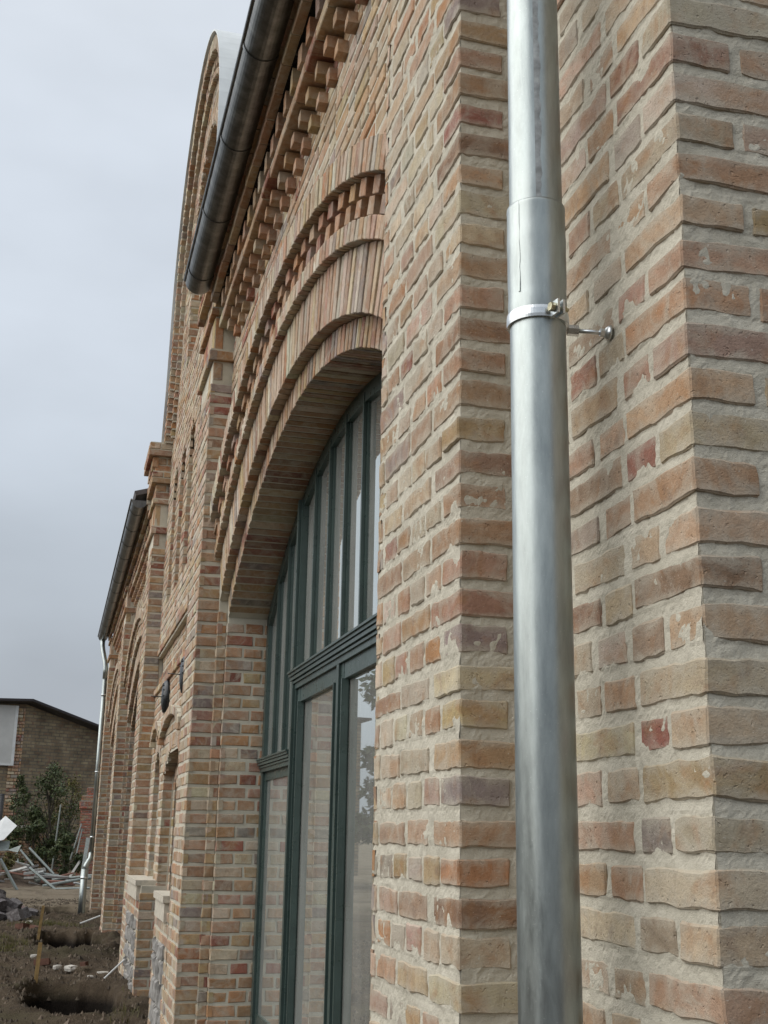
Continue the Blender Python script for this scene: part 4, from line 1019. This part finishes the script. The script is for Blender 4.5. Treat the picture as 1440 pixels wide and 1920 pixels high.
def heap_soil():
    mb = MB(); n = 26
    P = {}
    for i in range(n+1):
        for j in range(n+1):
            x, y = -3.2 + 3.2*i/n, 28.9 + 6*j/n; q = math.exp(-((x+1.9)/.95)**2 - ((y-32)/1.7)**2); P[i, j] = (x, y, GROUND - .06 + .68*q + .05*float(vnoise(np.array([[x*4, y*4, 0]]), 5)[0]))
    for i in range(n):
        for j in range(n): mb.quad(P[i, j], P[i+1, j], P[i+1, j+1], P[i, j+1])
    mb.build('soil_heap', simple('heap_soil', (.10, .075, .055), 1, 0, 6, .4, .8, .05, .1), None, 'structure', True)
heap_soil()

# ------------------------------------------------------------------ brick gate pillar, planks, low wall, barn
def small_brickwork(mb, mm, O, U, N, u0, u1, z0, z1, bond='X', dark=1., hh=H):
    z = z0
    k = 0
    while z < z1 - .03:
        for a, b in course(u0, u1, k, bond): mb.brick(O, U, Z, N, a, b, z, z+hh*.78, rng.uniform(-.004, .006), .03, tuple(c*dark for c in brick_col()))
        z += hh; k += 1
    O, U, N = (np.asarray(a, float) for a in (O, U, N)); mm.quad(O+U*u0+Z*z0-N*.01, O+U*u1+Z*z0-N*.01, O+U*u1+Z*z1-N*.01, O+U*u0+Z*z1-N*.01)
def gate_pillar():
    x0, x1, y0, y1 = .06, .62, 36.0, 36.5; t = empty('brick_gate_pillar', (.33, 36.25, GROUND)); tag(t, 'ruined red brick gate pillar with broken top behind the far downpipe', 'pillar'); inv = Matrix.Translation(-Vector(t.location))
    b, m = MB(), MB()
    sv = PAL[:]; PAL[:] = [((.36, .105, .068), 40), ((.27, .115, .08), 20), ((.36, .22, .13), 14), ((.20, .10, .10), 10)]
    for O, U, N, a, c in (((0, y0, 0), XV, -YV, x0, x1), ((x0, 0, 0), YV, -XV, y0, y1)):
        small_brickwork(b, m, O, U, N, a, c, GROUND-.1, .62)
        small_brickwork(b, m, np.asarray(O, float)+np.asarray(N, float)*.05, U, N, a-.05, c+.05, .62, .70, 'S'); small_brickwork(b, m, np.asarray(O, float)+np.asarray(N, float)*.05, U, N, a-.05, c+.05, .70, .86, 'H', hh=.16)
        small_brickwork(b, m, O, U, N, a, c, .86, 1.02)
    small_brickwork(b, m, (0, y0+.04, 0), XV, -YV, x0+.14, x1, 1.02, 1.26); small_brickwork(b, m, (x0+.14, 0, 0), YV, -XV, y0+.04, y1, 1.02, 1.26)
    m.box((x0+.015, y0+.015, GROUND-.1), (x1, y1, 1.0)); m.box((x0+.155, y0+.055, 1.0), (x1, y1, 1.25)); m.box((x0-.03, y0-.03, .63), (x1, y1, .85))
    PAL[:] = sv
    o = b.build('brickwork', M_BW, None, 'stuff', attr=True); o.parent = t; o.matrix_parent_inverse = inv
    o = m.build('mortar_core', simple('grey_mortar', (.30, .27, .23), .95, 0, 20, .2, .4)); o.parent = t; o.matrix_parent_inverse = inv
gate_pillar()
slab('plank', [(.12, 34.0, -1.42), (.235, 34.0, -1.42), (.345, 34.6, -.22), (.235, 34.6, -.22)], .03, M_PLANK, 'broad grey plank leaning against the brick gate pillar', 'plank', (0, -1, .45))
slab('plank', [(-.24, 34.2, -1.40), (-.18, 34.2, -1.42), (.16, 34.9, -.86), (.10, 34.9, -.84)], .03, M_PALE, 'pale narrow board slanting below the broad grey plank', 'plank', (0, -1, .45))
rod('wooden_pole', (-.16, 35.6, -.9), (.10, 35.9, .17), .02, M_PLANK, 'thin grey pole leaning on the gate pillar, left one', 'pole', 'poles at the gate pillar', False)
rod('wooden_pole', (-.06, 35.4, -1.2), (.13, 35.9, .02), .02, M_PLANK, 'thin grey pole leaning on the gate pillar, right one', 'pole', 'poles at the gate pillar', False)
def low_wall():
    t = empty('low_ruined_wall', (-1.2, 38.2, GROUND)); tag(t, 'low broken brick wall half hidden in shrubs in front of the barn', 'wall'); inv = Matrix.Translation(-Vector(t.location)); b, m = MB(), MB()
    for i, (a, c, z1) in enumerate(((-2.3, -1.05, .02), (-1.04, -.62, -.22), (-.61, -.25, -.10))):
        small_brickwork(b, m, (0, 38, 0), XV, -YV, a, c, GROUND-.1, z1, dark=.8); m.box((a, 38.01, GROUND-.1), (c, 38.4, z1-.02))
    o = b.build('brickwork', M_BW, None, 'stuff', attr=True); o.parent = t; o.matrix_parent_inverse = inv; o = m.build('mortar_core', M_MORT); o.parent = t; o.matrix_parent_inverse = inv
    for i in range(5):
        c = MB(); c.box((-1.88 + i*.17, 37.94, .025), (-1.75 + i*.17, 38.42, .085+.02*(i % 2))); o = c.build('coping_stone', M_PALE); o.parent = t; o.matrix_parent_inverse = inv
low_wall()
def barn():
    t = empty('barn', (-2.0, 41.5, GROUND)); tag(t, 'old dark brick barn with sloping roof and pale sliding door', 'barn'); inv = Matrix.Translation(-Vector(t.location))
    def put(mb, name, m, attr=False):
        o = mb.build(name, m); o.parent = t; o.matrix_parent_inverse = inv; return o
    m_, nt, bs, N, L = mat('old_barn_brick')
    tc = N.new('ShaderNodeTexCoord'); mp = N.new('ShaderNodeMapping'); L.new(tc.outputs['UV'], mp.inputs[0]); br = N.new('ShaderNodeTexBrick'); L.new(mp.outputs[0], br.inputs[0])
    br.inputs['Scale'].default_value = 1; br.inputs['Brick Width'].default_value = .32; br.inputs['Row Height'].default_value = .115; br.inputs['Mortar Size'].default_value = .016; br.inputs['Color1'].default_value = (.20, .155, .11, 1); br.inputs['Color2'].default_value = (.28, .24, .165, 1); br.inputs['Mortar'].default_value = (.15, .135, .115, 1); br.inputs['Bias'].default_value = -.1
    pos = N.new('ShaderNodeNewGeometry').outputs['Position']
    c = mixc(N, L, 1., br.outputs[0], mixc(N, L, rmap(N, L, noise(N, L, pos, 1.6, 6, .7), .3, .7, 0, 1), (.5, .5, .5), (1.35, 1.3, 1.2)), 'MULTIPLY'); c = mixc(N, L, rmap(N, L, noise(N, L, pos, 9, 4), .6, .7, 0, .5), c, (.20, .08, .055))
    L.new(c, bs.inputs['Base Color']); bs.inputs['Roughness'].default_value = 1; bs.inputs['Specular IOR Level'].default_value = .1; bump(N, L, br.outputs['Fac'], -.8, .02, bs)
    def face(name, A, B, zb, ztA, ztB, par=None):
        A, B = np.array(A, float), np.array(B, float); l = np.linalg.norm(B-A); me = bpy.data.meshes.new(name)
        vs_ = [(*A, zb), (*B, zb), (*B, ztB), (*A, ztA)]; n_ = np.array((B-A)[::-1])/l; inn = np.array((n_[0]*-1, n_[1]))*0
        me.from_pydata(vs_, [], [(0, 1, 2, 3)]); uv = me.uv_layers.new(name='UVMap')
        for i, p in enumerate(((0, zb), (l, zb), (l, ztB), (0, ztA))): uv.data[i].uv = p
        me.materials.append(m_); o = obj(name, me); o.parent = t; o.matrix_parent_inverse = inv
    C0 = (-1.98, 42.0); face('front_wall', (-9.0, 40.8), C0, GROUND-.3, 4.0, 4.25); face('gable_wall', C0, (3.2, 45.2), GROUND-.3, 4.25, 2.75)
    q = MB(); qm = MB(); Uq = np.array((7.02, 1.2, 0))/np.linalg.norm((7.02, 1.2)); small_brickwork(q, qm, np.array((*C0, 0.)) + np.array((Uq[1], -Uq[0], 0))*.03, Uq, np.array((Uq[1], -Uq[0], 0)), -.42, .0, GROUND, 4.1, 'X', .95, .115); o_ = q.build('quoin_brickwork', M_BW, None, 'stuff', attr=True); o_.parent = t; o_.matrix_parent_inverse = inv
    face('rear_wall', (-9., 52), (-9.0, 40.8), GROUND-.3, 4, 4); face('rear_wall', (3.2, 45.2), (3.2, 54), GROUND-.3, 2.75, 2.75)
    r = MB(); r.poly([(-9.3, 40.4, 4.05), (-1.75, 41.6, 4.33), (3.6, 44.9, 2.78), (3.6, 56, 2.8), (-9.3, 56, 4.3)]); r.poly([(-9.3, 40.4, 4.13), (-1.75, 41.6, 4.41), (3.6, 44.9, 2.86), (3.6, 56, 2.88), (-9.3, 56, 4.38)])
    for a, b in (((-9.3, 40.4, 4.05), (-1.75, 41.6, 4.33)), ((-1.75, 41.6, 4.33), (3.6, 44.9, 2.78))): r.quad(a, b, (b[0], b[1], b[2]+.08), (a[0], a[1], a[2]+.08))
    put(r, 'roof', simple('dark_roof_felt', (.035, .03, .032), .8, 0, 5, .2, .1))
    d = MB(); U_ = np.array((7.02, 1.2, 0))/np.linalg.norm((7.02, 1.2)); Nn = np.array((U_[1], -U_[0], 0)); O_ = np.array((*C0, 0.)) - U_*3.34 + Nn*.10
    d.obox(O_ + Z*2.15, U_*3.08, Z*2.02, -Nn*.06); door = put(d, 'sliding_door', simple('pale_sheet_door', (.50, .50, .48), .6, 0, 3, .08, .05))
    e = MB()
    for s in (.0, 2.98): e.obox(O_ + Z*2.15 + U_*s + Nn*.012, U_*.10, Z*2.02, -Nn*.04)
    e.obox(O_ + Z*2.11 + Nn*.014, U_*3.08, Z*.06, -Nn*.05); fr_ = put(e, 'door_frame', M_WHITE); fr_.parent = door; fr_.matrix_parent_inverse = Matrix.Identity(4)
    for s in (1.62, 2.32): h_ = MB(); h_.obox(O_ + Z*2.5 + U_*s + Nn*.03, U_*.03, Z*.16, -Nn*.05); hd_ = put(h_, 'door_handle', M_DARK); hd_.parent = door; hd_.matrix_parent_inverse = Matrix.Identity(4)
barn()
mb = MB(); mb.tube([(-2.43, 40.0, GROUND-.1), (-2.42, 40.0, 1.06)], .07, 12); mb.tube([(-2.42, 40.0, 1.06), (-2.42, 40.0, 1.10)], .085, 12); o = rebase(mb.build('steel_post', simple('dark_grey_post', (.10, .10, .105), .6, .3, 8, .2, .1), smooth=False), (-2.43, 40.0, GROUND)); tag(o, 'dark grey round post at the left edge before the barn', 'post')

# ------------------------------------------------------------------ vegetation
def leaf_material(name, col):
    m, nt, bs, N, L = mat(name); a = N.new('ShaderNodeAttribute'); a.attribute_name = 'Col'
    L.new(mixc(N, L, 1., a.outputs['Color'], tuple(col), 'MULTIPLY'), bs.inputs['Base Color']); bs.inputs['Roughness'].default_value = .6; bs.inputs['Specular IOR Level'].default_value = .25
    return m
M_LEAF = leaf_material('leaves', (.055, .075, .032)); M_LEAF2 = leaf_material('yellowing_leaves', (.105, .10, .038))
M_BARK = simple('bark', (.085, .075, .06), .95, 0, 14, .3, .6, .01, .1)
def leaves(mb, n, clumps, size, r):
    tot = sum(c[4] for c in clumps)
    for cx, cy, cz, rad, w in clumps:
        for _ in range(int(n*w/tot)):
            d = np.array([r.gauss(0, 1) for _ in range(3)]); d /= np.linalg.norm(d); q = rad*(r.random()**.45); p = np.array((cx, cy, cz)) + d*q*np.array((1, 1, .85))
            a = np.array([r.gauss(0, 1) for _ in range(3)]); a /= np.linalg.norm(a); b = np.cross(a, d); b /= (np.linalg.norm(b)+1e-6); s = size*r.uniform(.6, 1.4); k = r.uniform(.55, 1.35); col = (k*r.uniform(.9, 1.2), k, k*r.uniform(.7, 1.1))
            mb.quad(p - a*s, p + b*s*.5, p + a*s, p - b*s*.5, col)
def shrub(name, x, y, h, rad, nclump, nleaf, size, m, label, cat, seed, group=None, trunk=.03, spread=1.):
    r = random.Random(seed); t = empty(name, (x, y, GROUND)); tag(t, label, cat, group); inv = Matrix.Translation(-Vector(t.location)); st = MB(); cl = []
    st.tube([(x, y, GROUND-.1), (x+.03*h, y, GROUND+h*.35), (x-.02*h, y, GROUND+h*.62), (x, y, GROUND+h*.9)], [trunk, trunk*.8, trunk*.55, trunk*.2], 8)
    for i in range(nclump):
        f = (i+.5)/nclump; a = r.uniform(0, 6.28); q = rad*spread*r.uniform(.2, 1.)*math.sin(math.pi*min(1, .18+.8*f))
        c = (x+q*math.cos(a), y+q*math.sin(a), GROUND + h*(.12+.86*f)); rr = rad*r.uniform(.16, .36); cl.append((*c, rr, rr**2))
        st.tube([(x, y, GROUND+h*max(.05, .1+.75*f-.15)), ((x*.4+c[0]*.6), (y*.4+c[1]*.6), c[2]-rr*.5), c], [trunk*.5, trunk*.3, trunk*.12], 5, cap=False)
    o = st.build('trunk', M_BARK); o.parent = t; o.matrix_parent_inverse = inv
    lf = MB(); leaves(lf, nleaf, cl, size, r); o = lf.build('crown', m, None, None, attr=True); o.parent = t; o.matrix_parent_inverse = inv
shrub('shrub', -.85, 37.2, 3.4, 1.15, 44, 3800, .045, M_LEAF, 'tall thin leafy shrub growing against the barn gable', 'shrub', 1, None, .04)
shrub('shrub', -.2, 38.6, 3.0, 1.0, 36, 2600, .045, M_LEAF2, 'yellowing shrub beside the gate pillar', 'shrub', 2, None, .035)
shrub('shrub', -1.25, 36.6, 2.0, .8, 16, 3400, .05, M_LEAF, 'low dark shrub behind the scrap heap', 'shrub', 3, None, .03)
shrub('shrub', -.35, 35.2, 1.3, .6, 14, 3000, .045, M_LEAF, 'low bush at the foot of the gate pillar', 'shrub', 4, None, .02)
shrub('shrub', -1.95, 39.9, 3.2, .6, 14, 1600, .05, M_LEAF, 'climbing shrub on the corner of the barn', 'shrub', 5, None, .025)
shrub('shrub', -1.75, 30.6, .8, .4, 10, 1500, .035, M_LEAF2, 'small yellow-green weed clump in the scrap heap', 'weed', 6, None, .012)
rod('bare_sapling', (-.66, 35.9, GROUND), (-.55, 36.0, .72), .022, M_PLANK, 'pale bare stick standing up in the shrubs', 'stick', None, False)
# trees across the yard, seen mirrored in the panes
shrub('yard_tree', -8.6, 31.0, 7.0, 2.6, 60, 26000, .13, M_LEAF, 'leafy tree across the yard mirrored in the window panes', 'tree', 7, None, .16)
def unseen_tree_belt():
    """unseen leaf belt added beside the yard to darken the mirrored horizon"""
    r = random.Random(11); mb = MB(); cl = []
    for i in range(46):
        a = math.radians(-108 + i*1.7); R_ = r.uniform(17, 24); x, y = -.8 + R_*math.sin(a), 2 + R_*math.cos(a)*1.25; h = r.uniform(2.2, 5.2)
        for k in range(4): rr = r.uniform(.9, 1.7); cl.append((x+r.uniform(-1, 1), y+r.uniform(-1, 1), GROUND + .5 + h*(k+.3)/4, rr, rr**2))
    leaves(mb, 26000, cl, .17, r); mb.build('unseen_tree_belt', M_LEAF, None, 'stuff', attr=True)
unseen_tree_belt()  # added out of view as a dark horizon for pipe and panes

def GZ(x, y):
    return _GZ[min(_GZ.shape[0]-1, max(0, int((y-6.5)/.03))), min(_GZ.shape[1]-1, max(0, int((x+2.5)/.03)))]
_yy, _xx = np.meshgrid(np.arange(6.5, 24.2, .03), np.arange(-2.5, .4, .03), indexing='ij')
_GZ = ground_z(_xx.ravel(), _yy.ravel()).reshape(_yy.shape)
def grass():
    mb = MB(); r = random.Random(5)
    for _ in range(5200):
        y = r.uniform(7.2, 17.5); x = r.uniform(-2.3, -.62) if r.random() < .8 else r.uniform(-.8, -.05)
        n_ = float(vnoise(np.array([[x*1.6, y*.9, 3]]), 12)[0])
        if n_ < .38 + .25*(x > -.8): continue
        if any(abs(x-cx) < hx*1.1 and abs(y-cy) < hy*1.05 for cx, cy, hx, hy in ((-.50, 8.55, .40, .82), (-.40, 13.95, .42, 1.25), (-.42, 19.9, .42, 1.05))): continue
        for _b in range(5):
            a = r.uniform(0, 6.28); h = r.uniform(.02, .075); l = r.uniform(.01, .05); w = .0035; bx, by = x+r.uniform(-.04, .04), y+r.uniform(-.04, .04); k = r.uniform(.6, 1.4); zz = float(GZ(bx, by)) - .012
            mb.poly([(bx-w*math.sin(a), by+w*math.cos(a), zz), (bx+w*math.sin(a), by-w*math.cos(a), zz), (bx+l*math.cos(a), by+l*math.sin(a), zz+.02+h)], (k, k, k*.8))
    mb.build('grass', M_LEAF2, None, 'stuff', attr=True)
    cl = MB()
    for _ in range(9000):
        x, y = r.uniform(-2.2, .05), r.uniform(7, 24); s = r.uniform(.008, .035)*(1.6 if r.random() < .06 else 1)
        zz = float(GZ(x, y)); pts = [(x+s*r.uniform(.6, 1)*math.cos(q), y+s*r.uniform(.6, 1)*math.sin(q), zz-.012) for q in (0, 1.57, 3.14, 4.71)]; tp = (x+r.uniform(-.3, .3)*s, y, zz+s*.7)
        c = r.choice(((.07, .054, .038), (.10, .08, .058), (.055, .043, .031), (.085, .066, .047), (.085, .066, .047), (.15, .115, .085)))
        for i in range(4): cl.poly([pts[i], pts[(i+1) % 4], tp], c)
    cm, nt, bs, N, L = mat('soil_clods'); a = N.new('ShaderNodeAttribute'); a.attribute_name = 'Col'; L.new(a.outputs['Color'], bs.inputs['Base Color']); bs.inputs['Roughness'].default_value = 1
    cl.build('soil_clods', cm, None, 'stuff', attr=True)
grass()
